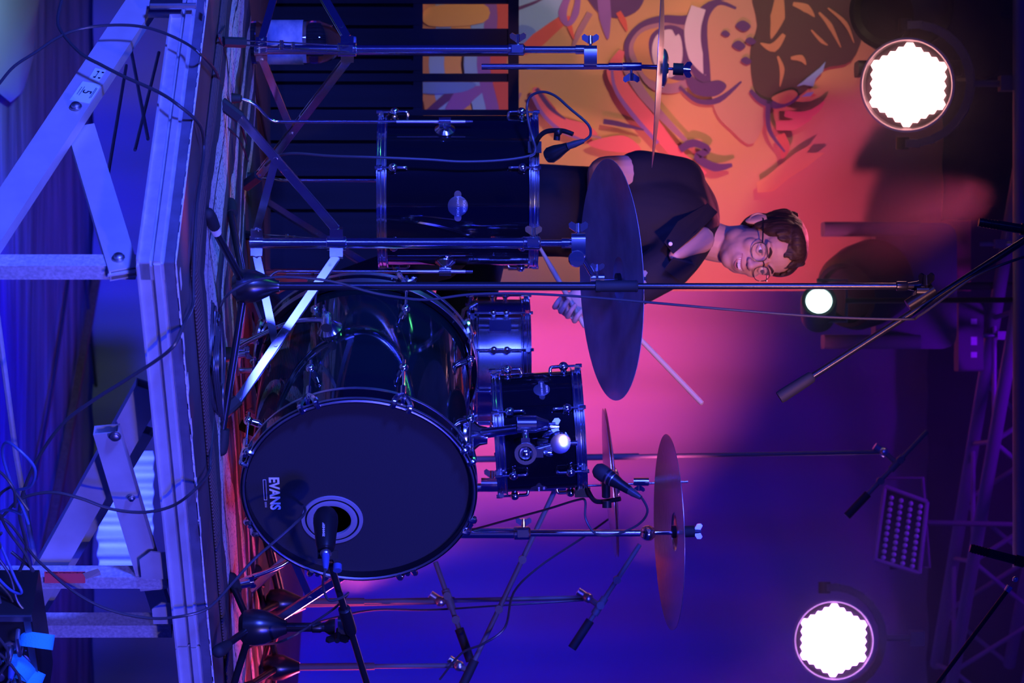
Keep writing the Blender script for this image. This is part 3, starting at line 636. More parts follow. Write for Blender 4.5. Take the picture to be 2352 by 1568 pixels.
# front head as a disc with a real port hole
n_ = 72; vs = []; 
for i in range(n_):
    a = 2 * PI * i / n_; vs.append(BC + (BT * math.cos(a) + UP * math.sin(a)) * (BR + .006))
for i in range(n_):
    a = 2 * PI * i / n_; vs.append(ph_c + (BT * math.cos(a) + UP * math.sin(a)) * PR)
vs2 = [v - BN * .002 for v in vs]
mb.add(vs + vs2, [(i, (i + 1) % n_, n_ + (i + 1) % n_, n_ + i) for i in range(n_)] + [(2 * n_ + (i + 1) % n_, 2 * n_ + i, 3 * n_ + i, 3 * n_ + (i + 1) % n_) for i in range(n_)] + [(n_ + i, n_ + (i + 1) % n_, 3 * n_ + (i + 1) % n_, 3 * n_ + i) for i in range(n_)])
fh = mb.build('front_head', 'head_black', bd_)
mb = MB(); mb.lathe([(PR - .003, -.004), (PR + .012, 0), (PR + .013, .0035), (PR + .004, .006), (PR - .003, .005)], ph_c, BN, 56, close=True); mb.build('port_ring', 'grey_plastic', fh)
mb = MB(); mb.lathe([(PR + .0135, -.001), (PR + .0175, -.001), (PR + .0175, .0025), (PR + .0135, .003)], ph_c, BN, 56, close=True); mb.build('port_ring', 'black_plastic', fh)
mb = MB(); mb.lathe([(PR + .017, -.001), (PR + .028, -.001), (PR + .027, .003), (PR + .018, .004)], ph_c, BN, 56, close=True); mb.build('port_ring', 'grey_plastic', fh)
mb = MB(); mb.lathe([(.001, 0), (BR - .009, 0), (BR - .009, .004), (.001, .004)], BC - BN * (BL - .004), BN, 64); mb.build('batter_head', 'head_clear', bd_)
# printed name low on the head
o = BC + BT * ((1133 - 1117) / 903 / .8) + UP * ((629 - 825) / 903) + BN * .0012
ev = text_mesh('EVANS', .036, o, BT, UP, 'white_print', fh, depth=.0004, bold=.0011); 
o2 = o - UP * .023
mb = MB()
for (x0, x1, y0, y1) in ((-.046, .022, -.004, -.003), (-.046, .022, .003, .004), (-.046, -.045, -.004, .004), (.021, .022, -.004, .004), (.028, .046, -.002, -.001), (.028, .046, .001, .002)): mb.box(o2 + BT * (x0 + x1) / 2 + UP * (y0 + y1) / 2, (1, 1, 1), Matrix((BT * (x1 - x0), BN * .0008, UP * (y1 - y0))).transposed())
mb.build('printed_frame', 'white_print', fh)
for k in range(8):
    a = 23 + 45 * k; r0 = BR + .024; ar = math.radians(a); rad = BT * math.cos(ar) + UP * math.sin(ar); tan = -BT * math.sin(ar) + UP * math.cos(ar)
    for (lo, fw) in ((.0, 1), (-BL, -1)):
        cl = MB()
        for s in (-1, 1):
            p0 = BC + BN * (lo - .012 * fw) + rad * (BR + .026)
            cl.tube(spline([p0, p0 + tan * s * .012 + BN * fw * .012, p0 + tan * s * .02 + BN * fw * .028, p0 + tan * s * .021 + BN * fw * .037 - rad * .003, p0 + tan * s * .021 + BN * fw * .038 - rad * .016], 3), [.0085] * 9 + [.0075] * 4, 8)
        cl.cyl(BC + BN * (lo - .045 * fw) + rad * (BR + .026), BC + BN * (lo + .004 * fw) + rad * (BR + .026), .008, n=12); cl.build('claw', 'chrome', bd_)
        tr = MB(); tr.cyl(BC + BN * (lo + .012 * fw) + rad * (BR + .026), BC + BN * (lo - .135 * fw) + rad * (BR + .026), .0036, n=8); tr.cyl(BC + BN * (lo + .006 * fw) + rad * (BR + .026), BC + BN * (lo + .018 * fw) + rad * (BR + .026), .006, n=6); tr.build('tension_rod', 'chrome', bd_)
        lg = MB(); lc = BC + BN * (lo - .125 * fw) + rad * (BR + .026); lg.ball(lc, .0125, 14); lg.cyl(BC + BN * (lo - .125 * fw) + rad * (BR - .001), lc, .0105, .008, 12); lg.cyl(lc, lc - BN * fw * .03, .005, n=10); lg.build('lug', 'chrome', bd_)
# spurs
def spur(a, l, foot, bow):
    ar = math.radians(a); rad = BT * math.cos(ar) + UP * math.sin(ar); p = BC + BN * l + rad * BR
    mb = MB(); mb.lathe([(.034, -.002), (.034, .006), (.026, .014), (.016, .03), (.015, .038)], p, rad, 24); mb.cyl(p + rad * .03 - BN * .026, p + rad * .03 + BN * .026, .014, n=14); wing(mb, p + rad * .045 - BN * .02, rad, BN, .9); mb.build('spur_bracket', 'chrome', bd_)
    f = V(foot); q0 = p + rad * .035
    mb = MB(); mb.tube(spline([q0, q0 + (f - q0) * .4 + V(bow), f + (q0 - f) * .15 + V(bow) * .3, f + UP * .045], 6), .0072, 10); mb.build('spur_leg', 'chrome', bd_)
    mb = MB(); e = (q0 - f).normalized(); e = (e + UP * 2).normalized(); mb.lathe([(.004, .0), (.012, .002), (.02, .012), (.018, .03), (.012, .036), (.011, .06)], f - UP * .002, e, 18); mb.build('rubber_foot', 'rubber', bd_)
    mb = MB(); wing(mb, f + e * .062, e, BT, 1.0); mb.cyl(f + e * .04, f + e * .066, .013, n=12); mb.build('spur_collar', 'chrome', bd_)
spur(196, -.3, G(507, 815), (-.03, -.01, .02)); spur(-22, -.2, G(518, 1348), (.03, -.02, .02))
# badge on the shell seen between the lugs
ar = math.radians(176); rad = BT * math.cos(ar) + UP * math.sin(ar)

# ------------------------------------------------------------------ tom holder on the bass drum
th = thing('tom_holder', 'chrome double ball clamp holder between bass drum and rack tom', 'drum mount', P(1085, 997, 7.30))
b0 = P(1088, 1000, 7.27); b0.z = BC.z + BR * .985
mb = MB(); mb.lathe([(.05, -.012), (.05, .0), (.042, .012), (.026, .03), (.022, .05)], V((b0.x, b0.y, b0.z)), UP, 32); mb.build('base_flange', 'chrome', th)
pt = P(1188, 985, 7.24); mb = MB(); mb.cyl(P(1100, 996, 7.26), pt, .0135, n=16); mb.build('post', 'chrome', th)
mb = MB(); mb.cyl(P(1188, 974, 7.2), P(1232, 974, 7.2), .023, n=20); mb.lathe([(.023, 0), (.018, .012), (.012, .03), (.008, .034)], P(1230, 974, 7.2), UP, 16); mb.cyl(P(1258, 974, 7.2), P(1276, 974, 7.2), .005, n=8); mb.build('clamp_barrel', 'chrome', th)
mb = MB(); wing(mb, P(1270, 980, 7.2), UP, (1, -.3, 0), 1.1); mb.build('wing_nut', 'chrome', th)
rc = P(1207, 1040, 7.16); mb = MB(); mb.lathe([(.019, -.018), (.028, -.018), (.029, 0), (.028, .016), (.019, .016)], rc, (0.1, -1, 0), 28, close=True); mb.box(rc + V((.0, .0, .03)), (.022, .028, .03)); mb.box(rc - V((.028, 0, 0)) , (.02, .03, .022)); mb.build('ball_clamp', 'chrome', th)
mb = MB(); mb.ball(rc + V((0, .006, 0)), .0185, 18); mb.cyl(rc, P(1207, 990, 7.2), .009); mb.build('ball', 'chrome', th)
mb = MB(); wing(mb, P(1255, 1040, 7.17), UP, (.4, -1, 0), .9); mb.cyl(P(1225, 1040, 7.17), P(1258, 1038, 7.17), .006, n=8); mb.build('wing_nut', 'chrome', th)
q0, q1 = P(1240, 1030, 7.19), P(1290, 1018, 7.2)
mb = MB(); mb.cyl(P(1222, 1035, 7.18), q1, .009); mb.lathe([(.012, -.02), (.026, -.018), (.03, .0), (.026, .018), (.012, .02)], P(1285, 1015, 7.2), (.2, -1, .1), 24); mb.cyl(P(1305, 1018, 7.2), P(1326, 1017, 7.2), .0065); mb.build('tilter', 'chrome', th)
mb = MB(); mb.cyl(P(1285, 1015, 7.2), RC + rdn(8) * (RR + .004), .012); mb.lathe([(.03, 0), (.028, .006), (.014, .012)], RC + rdn(8) * (RR - .001) + RAX * .03, rdn(8), 20); mb.build('tom_bracket', 'chrome', th)

# ------------------------------------------------------------------ cymbals
def cymbal(name, label, c, ax, R, m, bell=.2, bow=.075, group=None, cat='cymbal', flip=False):
    c = V(c); t = .0014; pr = []; rb = R * bell
    hb = rb * .32; hbow = R * bow
    for i in range(9): a = i / 8; pr.append((rb * math.sin(a * PI / 2) if i else .007, hbow + hb * math.cos(a * PI / 2)))
    for i in range(1, 13): q = i / 12; pr.append((rb + (R - rb) * q, hbow * (1 - q ** 1.7)))
    prof_ = pr + [(r_ - .0002, h_ - t) for r_, h_ in reversed(pr)]
    if flip: prof_ = [(r_, -h_) for r_, h_ in prof_][::-1]
    mb = MB(); mb.lathe(prof_, c, ax, 72, close=True)
    return tag(mb.build(name, m, None, 50), label, cat, group)
def felts(root, c, ax, s=1.0, m='rubber'):
    mb = MB(); c = V(c); a = V(ax).normalized(); mb.cyl(c - a * .012, c - a * .001, .017 * s, n=18); mb.build('felt', m, root)
    mb = MB(); mb.cyl(c + a * .022 * s, c + a * .05 * s, .016 * s, n=18); mb.build('felt', m, root)
    mb = MB(); wing(mb, c + a * .054 * s, a, (1, .2, 0), 1.05 * s); mb.build('wing_nut', 'chrome', root)
    mb = MB(); mb.cyl(c - a * .07, c + a * .06 * s, .004, n=10); mb.build('rod', 'chrome', root)
def rubber_foot(root, p, e, long=.05, r=.016):
    mb = MB(); e = V(e).normalized(); mb.lathe([(r * .7, -.004), (r, .0), (r * 1.05, .018), (r * .8, long * .7), (r * .72, long)], V(p), e, 14); mb.build('rubber_foot', 'rubber', root)
def flat_leg(root, a, b, w=.02, gap=.016, m='chrome', name='leg'):
    "double-braced leg made of two flat strips"
    a = V(a); b = V(b); d = (b - a).normalized(); sd = d.cross(UP).normalized(); mb = MB()
    for s in (-1, 1): mb.bar(a + sd * s * gap / 2, b + sd * s * gap / 2 * .7, .0025, w, sd, .0008)
    n_ = sd.cross(d)
    for t in (.06, .5, .95): mb.cyl(a + (b - a) * t - sd * gap * .6, a + (b - a) * t + sd * gap * .6, .005, n=8)
    return mb.build(name, m, root)
def cymbal_stand(label, base, collar_z, low_z, feet, lower_top, upper_top, r1=.0135, r2=.0095, name='cymbal_stand', group=None, px_leg=.022):
    x, y = base; root = thing(name, label, 'stand', (x, y, STAGE), group)
    B = V((x, y, 0))
    mb = MB(); mb.cyl(B + UP * (low_z - .01), B + UP * lower_top, r1, n=18); mb.build('lower_tube', 'chrome', root)
    mb = MB(); mb.cyl(B + UP * (lower_top - .02), B + UP * upper_top, r2, n=16); mb.build('upper_tube', 'chrome', root)
    mb = MB(); mb.lathe([(r1, -.03), (r1 + .004, -.028), (r1 + .004, .012), (r1 - .001, .016)], B + UP * lower_top, UP, 18); mb.box(B + UP * (lower_top - .005) + V((.0, -.016, 0)), (.02, .016, .03)); cl = mb.build('height_clamp', 'chrome', root)
    mb = MB(); wing(mb, B + UP * (lower_top - .003) + V((-.026, -.006, 0)), (-1, -.2, 0), UP, 1.05); mb.build('wing_bolt', 'chrome', root)
    mb = MB(); mb.lathe([(r1, -.026), (r1 + .006, -.024), (r1 + .006, .024), (r1, .026)], B + UP * collar_z, UP, 18)
    for f in feet:
        d = (V(f) - B); d.z = 0; d.normalize(); mb.box(B + d * (r1 + .012) + UP * collar_z, (1, 1, 1), Matrix((d * .028, UP.cross(d) * .02, UP * .034)).transposed())
    mb.build('leg_collar', 'chrome', root)
    mb = MB(); mb.cyl(B + UP * (low_z - .018), B + UP * (low_z + .016), r1 + .005, n=16)
    for f in feet:
        d = (V(f) - B); d.z = 0; d.normalize(); mb.box(B + d * (r1 + .01) + UP * low_z, (1, 1, 1), Matrix((d * .026, UP.cross(d) * .016, UP * .03)).transposed())
    mb.build('brace_collar', 'chrome', root)
    for f in feet:
        f = V(f); d = (f - B); d.z = 0; d.normalize(); a = B + d * (r1 + .024) + UP * collar_z; fb = f + UP * .028; e = (a - fb).normalized()
        flat_leg(root, a, fb + e * .03, px_leg)
        mid = a + (fb - a) * .56; mb = MB(); sd = UP.cross(d); lo = B + d * (r1 + .02) + UP * low_z
        mb.bar(lo, mid, .003, .02, sd); mb.cyl(mid - sd * .012, mid + sd * .012, .006, n=8); mb.cyl(lo - sd * .012, lo + sd * .012, .006, n=8); mb.build('brace', 'chrome', root)
        mb = MB(); s1_ = .02; u_ = sd.cross(e).normalized(); mb.bar(f + UP * .012, fb + e * .05, .03, .026, u_, .006); mb.build('rubber_foot', 'rubber', root)
    return root

# left crash: pole, offset boom clamp
def zpx(px, d): return CZ + (px - HX) / F * d
dl = 7.55; XL = (114 - HY) / F * dl
ls = cymbal_stand('chrome double braced cymbal stand beside the water bottle', (XL, dl), zpx(797, dl), zpx(600, dl), [G(500, 96), G(552, 428), V((-1.32, 7.85, STAGE))], zpx(1192, dl), zpx(1335, dl), r1=.0125, r2=.0095)
Bl = V((XL, dl, 0)); cj = Bl + V((.02, 0, zpx(1356, dl)))
mb = MB(); mb.rbox(cj, (.062, .03, .034), .012); mb.cyl(Bl + UP * zpx(1322, dl), Bl + UP * zpx(1345, dl), .0125, n=14); mb.build('boom_clamp', 'chrome', ls)
mb = MB(); wing(mb, cj + V((-.042, 0, 0)), (-1, 0, 0), UP, 1.1); mb.build('wing_bolt', 'chrome', ls)
xb = (153 - HY) / F * dl
mb = MB(); mb.cyl((xb, dl, zpx(1106, dl)), (xb, dl, zpx(1400, dl)), .008, n=14); mb.build('boom_arm', 'chrome', ls)
mb = MB(); mb.cyl((xb, dl, zpx(1398, dl)), (xb, dl, zpx(1430, dl)), .0105, n=14); mb.rbox((xb, dl, zpx(1452, dl)), (.022, .02, .05), .008); mb.cyl((xb, dl, zpx(1470, dl)), (xb + .001, dl, zpx(1510, dl)), .006, n=12); mb.build('tilter', 'chrome', ls)
mb = MB(); wing(mb, (xb + .024, dl, zpx(1450, dl)), (1, 0, 0), UP, 1.05); mb.build('wing_bolt', 'chrome', ls)
lax = V((math.sin(math.radians(3.0)), -math.sin(math.radians(3.4)), 1)).normalized()
lc = P(1520, 157, dl)
cymbal('crash_cymbal', 'bronze crash cymbal edge on above the water bottle', lc - lax * .012, lax, .266, 'crash_bronze', bow=.055); felts(ls, lc + lax * .008, lax)

# ride in the middle
dr = 7.33; XR = (558 - HY) / F * dr
rs_ = cymbal_stand('chrome cymbal stand in front of the floor tom carrying the big dark ride', (XR, dr), zpx(773, dr), zpx(590, dr), [G(497, 236), G(497, 955), V((-.3, 8.0, STAGE))], zpx(1228, dr), zpx(1300, dr), r1=.0138, r2=.009)
Br = V((XR, dr, 0)); cj = Br + V((.012, -.012, zpx(1328, dr)))
mb = MB(); mb.rbox(cj, (.075, .034, .036), .016); mb.cyl(Br + UP * zpx(1290, dr), Br + UP * zpx(1315, dr), .013, n=14); mb.lathe([(.008, -.016), (.02, -.014), (.022, 0), (.02, .012)], cj + V((.03, -.018, -.005)), (0, -1, 0), 18); mb.build('boom_clamp', 'chrome', rs_)
mb = MB(); wing(mb, cj + V((-.046, 0, 0)), (-1, 0, 0), UP, 1.2); mb.build('wing_bolt', 'chrome', rs_)
rcz = P(1432, 640, 7.4); rax = V((-math.sin(math.radians(2.5)), math.sin(math.radians(12.6)), 1)).normalized()
tl = rcz - rax * .12
mb = MB(); mb.tube([cj + V((.0, -.0, -.004)), P(1360, 628, 7.36)], .0085, 12); mb.build('boom_arm', 'chrome', rs_)
mb = MB(); mb.rbox(P(1372, 640, 7.38), (.03, .034, .036), .012); mb.cyl(P(1372, 640, 7.38), tl + rax * .06, .006, n=10); mb.build('tilter', 'chrome', rs_)
mb = MB(); wing(mb, P(1372, 618, 7.36), (-1, 0, 0), UP, .9); mb.build('wing_bolt', 'chrome', rs_)
rcen = P(1415, 642, 7.4)
cymbal('ride_cymbal', 'large dark hammered ride cymbal tipped to show its underside', rcen - rax * .014, rax, .316, 'ride_bronze', bell=.19, bow=.075); felts(rs_, rcen + rax * .012, rax)

# right crash
dc = 7.8; XC = (1224 - HY) / F * dc
cs = cymbal_stand('chrome cymbal stand half hidden behind the bass drum', (XC, dc), STAGE + .42, STAGE + .14, [V((XC + .3, dc + .12, STAGE)), V((XC - .1, dc + .4, STAGE)), V((XC - .3, dc - .12, STAGE)) + V((0, .12, 0))], zpx(1205, dc), zpx(1470, dc), r1=.0145, r2=.0095)
mb = MB(); cj = V((XC, dc, zpx(1488, dc))); mb.ball(cj, .022, 16); mb.cyl(cj, cj + UP * .09, .005, n=10); mb.build('tilter', 'chrome', cs)
mb = MB(); wing(mb, cj + V((-.01, -.024, .0)), (0, -1, 0), UP, .9); mb.build('wing_bolt', 'chrome', cs)
cax = V((-.022, math.sin(math.radians(5)), 1)).normalized(); cc = P(1550, 1221, dc)
cymbal('crash_cymbal', 'thin bronze crash cymbal tipped towards the stage front above the bass drum', cc - cax * .016, cax, .27, 'crash_bronze', bow=.06); felts(cs, cc + cax * .004, cax)

# hi-hat
dh = 8.15; XH = (1108 - HY) / F * dh; hc = P(1402, 1108, dh); hax = V((-.085, .0, 1)).normalized()
hs = thing('hi_hat_stand', 'chrome hi-hat stand with clutch rod behind the rack tom', 'stand', (XH, dh, STAGE))
mb = MB(); mb.cyl((XH + .02, dh, STAGE + .1), (XH + .012, dh, zpx(1300, dh)), .0125, n=14); mb.build('lower_tube', 'chrome', hs)
mb = MB(); mb.cyl((XH + .012, dh, zpx(1290, dh)), (XH - .003, dh, zpx(1580, dh)), .0035, n=10); mb.build('pull_rod', 'chrome', hs)
mb = MB(); mb.cyl(P(1455, 1106, dh), P(1490, 1106, dh), .012, n=14); wing(mb, P(1468, 1118, dh), (1, 0, 0), UP, .8); mb.build('clutch', 'chrome', hs)
mb = MB(); mb.cyl(P(1105, 1112, dh), P(1148, 1112, dh), .019, n=14); wing(mb, P(1130, 1092, dh), (-1, 0, 0), UP, 1.1); mb.build('height_clamp', 'chrome', hs)
for k in range(3):
    a = math.radians(100 + 120 * k); d = V((math.cos(a), math.sin(a), 0)); flat_leg(hs, V((XH + .02, dh, STAGE + .32)) + d * .02, V((XH + .02, dh, STAGE + .02)) + d * .3)
mb = MB(); mb.extrude([(-.04, 0), (.04, 0), (.035, .28), (-.035, .28)], V((XH + .02, dh + .05, STAGE + .04)), (1, 0, 0), (0, .96, .25), (0, 0, .01)); mb.build('pedal', 'dull_steel', hs)
cymbal('hi_hat_cymbal', 'upper bronze hi-hat cymbal clamped below the clutch', hc + hax * .004, hax, .215, 'crash_bronze', bow=.05)
cymbal('hi_hat_cymbal', 'lower upturned bronze hi-hat cymbal resting on its stand', hc - hax * .004, hax, .215, 'crash_bronze', bow=.05, flip=True)

# drum throne under the drummer, kick pedal behind the bass drum
dt = 8.42
tr_ = thing('drum_throne', 'round black padded drum throne under the drummer', 'stool', (-.2, dt, STAGE))
mb = MB(); mb.lathe([(.001, 0), (.16, 0), (.175, .02), (.175, .06), (.16, .08), (.001, .085)], (-.2, dt, STAGE + .445), UP, 32); mb.build('seat', 'black_plastic', tr_)
mb = MB(); mb.cyl((-.2, dt, STAGE + .1), (-.2, dt, STAGE + .455), .014); mb.build('pole', 'chrome', tr_)
for k in range(3):
    a = math.radians(30 + 120 * k); d = V((math.cos(a), math.sin(a), 0)); flat_leg(tr_, V((-.2, dt, STAGE + .36)) + d * .015, V((-.2, dt, STAGE + .012)) + d * .27)
BB = BC - BN * (BL + .02)
kp = thing('kick_pedal', 'chrome kick drum pedal clamped to the rear hoop of the bass drum', 'pedal', (BB.x, BB.y, STAGE))
bq = V((BB.x, BB.y, STAGE)) - BN * .03
mb = MB(); mb.box(bq - BN * .12 + UP * .018, (1, 1, 1), Matrix((BT * .09, BN * .3, UP * .008)).transposed()); mb.build('base_plate', 'dull_steel', kp)
for s in (-1, 1):
    mb = MB(); mb.cyl(bq + BT * s * .05 + UP * .015, bq + BT * s * .05 + UP * .2, .008); mb.build('upright', 'chrome', kp)
mb = MB(); mb.cyl(bq - BT * .06 + UP * .2, bq + BT * .06 + UP * .2, .007); mb.cyl(bq + UP * .2, bq + UP * .36 - BN * .06, .004); mb.ball(bq + UP * .37 - BN * .06, .024); mb.build('beater', 'chrome', kp)
mb = MB(); mb.box(bq - BN * .14 + UP * .07, (1, 1, 1), Matrix((BT * .07, (BN * .28 + UP * .08), UP * .008)).transposed()); mb.build('footboard', 'dull_steel', kp)

# ------------------------------------------------------------------ microphone stands, microphones, cables
def hub(root, c, top, r):
    mb = MB(); mb.lathe([(r * .55, -.012), (r * .9, .0), (r, r * .5), (r * .92, r * 1.1), (r * .62, r * 1.75), (r * .36, r * 2.3), (r * .33, top)], V(c), UP, 24); mb.build('hub', 'black_metal', root)
def tripod(root, c, feet, r=.0095, z0=.05, foot_r=.017):
    for f in feet:
        f = V(f); a = V(c) + (f - V(c)) * .06; a.z = c[2] + z0 * .3; e = (a - f).normalized()
        mb = MB(); mb.cyl(a, f + e * .03 + UP * .012, r, n=12); mb.build('leg', 'black_metal', root)
        mb = MB(); mb.tube([f + UP * .017, f + e * .02 + UP * .017, f + e * .055 + UP * .015], [foot_r, foot_r, foot_r * .8], 12); mb.ball(f + UP * .017, foot_r, 12); mb.build('rubber_foot', 'rubber', root)
# tall stand in front of the ride
dm = 7.05; XM = (657 - HY) / F * dm
ms = thing('microphone_stand', 'tall black boom microphone stand standing in front of the bass drum', 'microphone stand', (XM, dm, STAGE))
ft3 = [G(461, 492), G(514, 468), G(492, 1032)]
hc_ = (XM, dm, zpx(545, dm)); hub(ms, hc_, .105, .043); tripod(ms, hc_, ft3)
mb = MB(); mb.cyl((XM, dm, zpx(640, dm)), (XM, dm, zpx(1372, dm)), .0105, n=18); mb.build('lower_tube', 'black_metal', ms)
mb = MB(); mb.lathe([(.0105, 0), (.0155, .001), (.0155, .012), (.0145, .014), (.0145, .1), (.0155, .102), (.0135, .106), (.0085, .107)], (XM, dm, zpx(1367, dm)), UP, 18); mb.build('clutch_grip', 'rubber', ms)
mb = MB(); mb.cyl((XM, dm, zpx(1460, dm)), (XM, dm, zpx(2065, dm)), .0078, n=16); mb.build('upper_tube', 'black_metal', ms)
mb = MB(); mb.lathe([(.008, 0), (.012, .002), (.012, .026), (.009, .03), (.012, .05), (.015, .06)], (XM, dm, zpx(2058, dm)), UP, 16); mb.build('boom_joint', 'black_metal', ms)
mb = MB(); mb.cyl(P(2113, 680, dm - .03), P(2113, 680, dm + .02), .018, n=16); mb.rbox(P(2118, 668, dm - .02), (.02, .03, .03), .006); mb.build('boom_clutch', 'black_plastic', ms)
b0, b1 = P(1815, 897, dm - .02), P(2400, 522, dm - .02); bdv = (b1 - b0).normalized()
mb = MB(); mb.cyl(b0, b1, .0085, n=14); mb.build('boom_arm', 'black_metal', ms)
mb = MB(); mb.lathe([(.0155, 0), (.0165, .01), (.0155, .075), (.0145, .095), (.0105, .1)], P(1790, 913, dm - .02), bdv, 16); mb.build('end_grip', 'rubber', ms)
mb = MB(); wing(mb, P(2128, 648, dm - .03), (-1, 0, .0), (0, -1, .6), 1.3); mb.build('wing_bolt', 'black_plastic', ms)
mb = MB(); mb.cyl(P(2085, 702, dm - .02), P(2145, 664, dm - .02), .016, n=14); mb.build('boom_sleeve', 'black_plastic', ms)
# wrapped tape on the nearest leg
f = ft3[0]; a = V(hc_) + (f - V(hc_)) * .3; e = (V(hc_) - f).normalized(); mb = MB(); mb.cyl(f + e * .055 + UP * .016, f + e * .08 + UP * .016, .0118, n=12); mb.build('tape_wrap', 'tape', ms)
def pencil_mic(label, p0, p1, r=.012, group=None):
    p0, p1 = V(p0), V(p1); d = (p1 - p0).normalized(); root = thing('overhead_microphone', label, 'microphone', p1, group)
    mb = MB(); mb.cyl(p0 + d * .05, p1, r, n=16); mb.build('body', 'black_metal', root)
    mb = MB()
    for k in range(6): mb.cyl(p0 + d * (.006 + .008 * k), p0 + d * (.011 + .008 * k), r, n=16)
    mb.cyl(p0, p0 + d * .052, r * .9, n=16); mb.build('capsule_grille', 'black_plastic', root)
    mb = MB(); mb.cyl(p1 - d * .03, p1 - d * .005, r * 1.25, n=14); mb.build('clip', 'black_plastic', root)
pencil_mic('slim black overhead microphone at the end of the boom over the ride', P(2248, 510, dm), P(2372, 530, dm))
pencil_mic('slim black overhead microphone on a boom below the lighting truss', P(2228, 1258, 7.5), P(2356, 1292, 7.5))
# boom of the stand to the right, rising from outside the picture
s2_ = thing('microphone_stand', 'black boom microphone stand reaching in towards the lighting truss', 'microphone stand', (1.3, 7.5, STAGE))
mb = MB(); mb.cyl(P(2318, 1350, 7.5), P(1950, 1840, 7.5), .006, n=12); mb.build('boom_arm', 'black_metal', s2_)
mb = MB(); mb.cyl(P(2312, 1358, 7.5), P(2320, 1346, 7.5), .0085, n=12); mb.ball(P(2332, 1330, 7.5), .008, 12); mb.build('clip_joint', 'chrome', s2_)
px_ = P(1950, 1840, 7.5); mb = MB(); mb.cyl((px_.x, 7.5, STAGE + .05), px_, .01); mb.build('lower_tube', 'black_metal', s2_)
hub(s2_, (px_.x, 7.5, STAGE + .05), .1, .04); tripod(s2_, (px_.x, 7.5, STAGE + .06), [V((px_.x + .3 * math.cos(a), 7.5 + .3 * math.sin(a), STAGE)) for a in (.5, 2.6, 4.7)])
s2_.location = (px_.x, 7.5, STAGE)
for o in s2_.children: o.location = V((1.3 - px_.x, 0, 0))

# low stand with the kick drum microphone
dk_ = 7.28; XK = (1440 - HY) / F * dk_
ks = thing('microphone_stand', 'low black boom microphone stand holding the kick drum microphone', 'microphone stand', (XK, dk_, STAGE))
hcK = (XK, dk_, zpx(560, dk_)); hub(ks, hcK, .1, .048); tripod(ks, hcK, [G(516, 1328), V((XK + .21, dk_ + .12, STAGE)), V((XK + .04, dk_ - .2, STAGE))], .0095)
mb = MB(); mb.cyl((XK, dk_, zpx(640, dk_)), (XK, dk_, zpx(760, dk_)), .012, n=16); mb.build('lower_tube', 'black_metal', ks)
mb = MB(); mb.lathe([(.012, 0), (.0145, .002), (.0145, .022), (.01, .03), (.02, .045), (.022, .06)], (XK, dk_, zpx(716, dk_)), UP, 16); mb.rbox(P(790, 1442, dk_ - .01), (.06, .04, .03), .012); mb.build('boom_joint', 'black_plastic', ks)
mb = MB(); wing(mb, P(775, 1462, dk_ - .035), (.5, -1, 0), UP, 1.4); mb.build('wing_bolt', 'black_plastic', ks)
k0, k1 = P(758, 1290, 7.0), P(870, 1660, 7.5); kd = (k1 - k0).normalized(); 
mb = MB(); mb.cyl(k0, k1, .009, n=14); mb.build('boom_arm', 'black_metal', ks)
mb = MB(); q = k0 + kd * ((P(780, 1395, 7.14) - k0).length); mb.lathe([(.009, 0), (.0155, .003), (.0165, .02), (.0165, .085), (.014, .1), (.009, .102)], q, kd, 16); mb.build('boom_sleeve', 'black_plastic', ks)
# kick microphone: short barrel entering the port
mdir = (V((-.25, .95, -.02))).normalized()
mroot = thing('kick_microphone', 'stubby black kick drum microphone poking into the port hole', 'microphone', P(745, 1275, 6.98))
c_ = P(750, 1198, 7.02)
ma = V((-.55, .82, 0)).normalized()
m0 = P(748, 1262, 6.94); m1 = m0 + (P(748, 1175, 7.02) - m0).normalized() * .115; mdv = (m1 - m0).normalized()
mb = MB(); mb.lathe([(.008, -.004), (.02, .0), (.0235, .012), (.0285, .06), (.031, .085), (.03, .105), (.024, .118), (.001, .121)], m0, mdv, 24); mb.build('body', 'black_plastic', mroot)
mb = MB(); mb.lathe([(.012, -.006), (.0135, -.003), (.0135, .004), (.012, .006)], m0 - mdv * .012, mdv, 18); mb.build('socket_ring', 'satin_chrome', mroot)
text_mesh('SENNHEISER', .0085, m0 + mdv * .052 + V((-.012, -.0265, -.004)), mdv, UP, 'white_print', mroot, depth=.0004)
mb = MB(); mb.box(m0 + V((.02, .01, .005)) + mdv * .01, (.02, .02, .05)); mb.cyl(m0 + V((.03, .01, -.0)), k0, .008); mb.build('holder', 'black_plastic', mroot)
mb = MB(); mb.cyl(P(775, 1297, 6.97), P(775, 1310, 6.96), .011, n=14); mb.build('thumb_screw', 'cable_blue', mroot)
plug = MB(); x0 = m0 - mdv * .006; x1 = x0 - mdv * .055; plug.lathe([(.0085, 0), (.0098, .003), (.0098, .02), (.0075, .045), (.005, .055)], x0, -mdv, 14)
kc = thing('kick_microphone_cable', 'black cable plugged into the kick microphone and looping over its stand', 'cable', x1)
plug.build('connector', 'cable_blue', kc)
mb = MB(); mb.tube(spline([x0 - mdv * .05, x1 - mdv * .02 - UP * .004, P(742, 1345, 6.95), P(755, 1378, 6.98), P(785, 1372, 7.03), P(800, 1362, 7.1), P(770, 1395, 7.2), P(720, 1430, 7.24), P(690, 1450, 7.22), P(640, 1475, 7.2), G(560, 1490, .01), G(545, 1560, .01)], 6), .0033, 8); mb.build('cord', 'cable', kc)

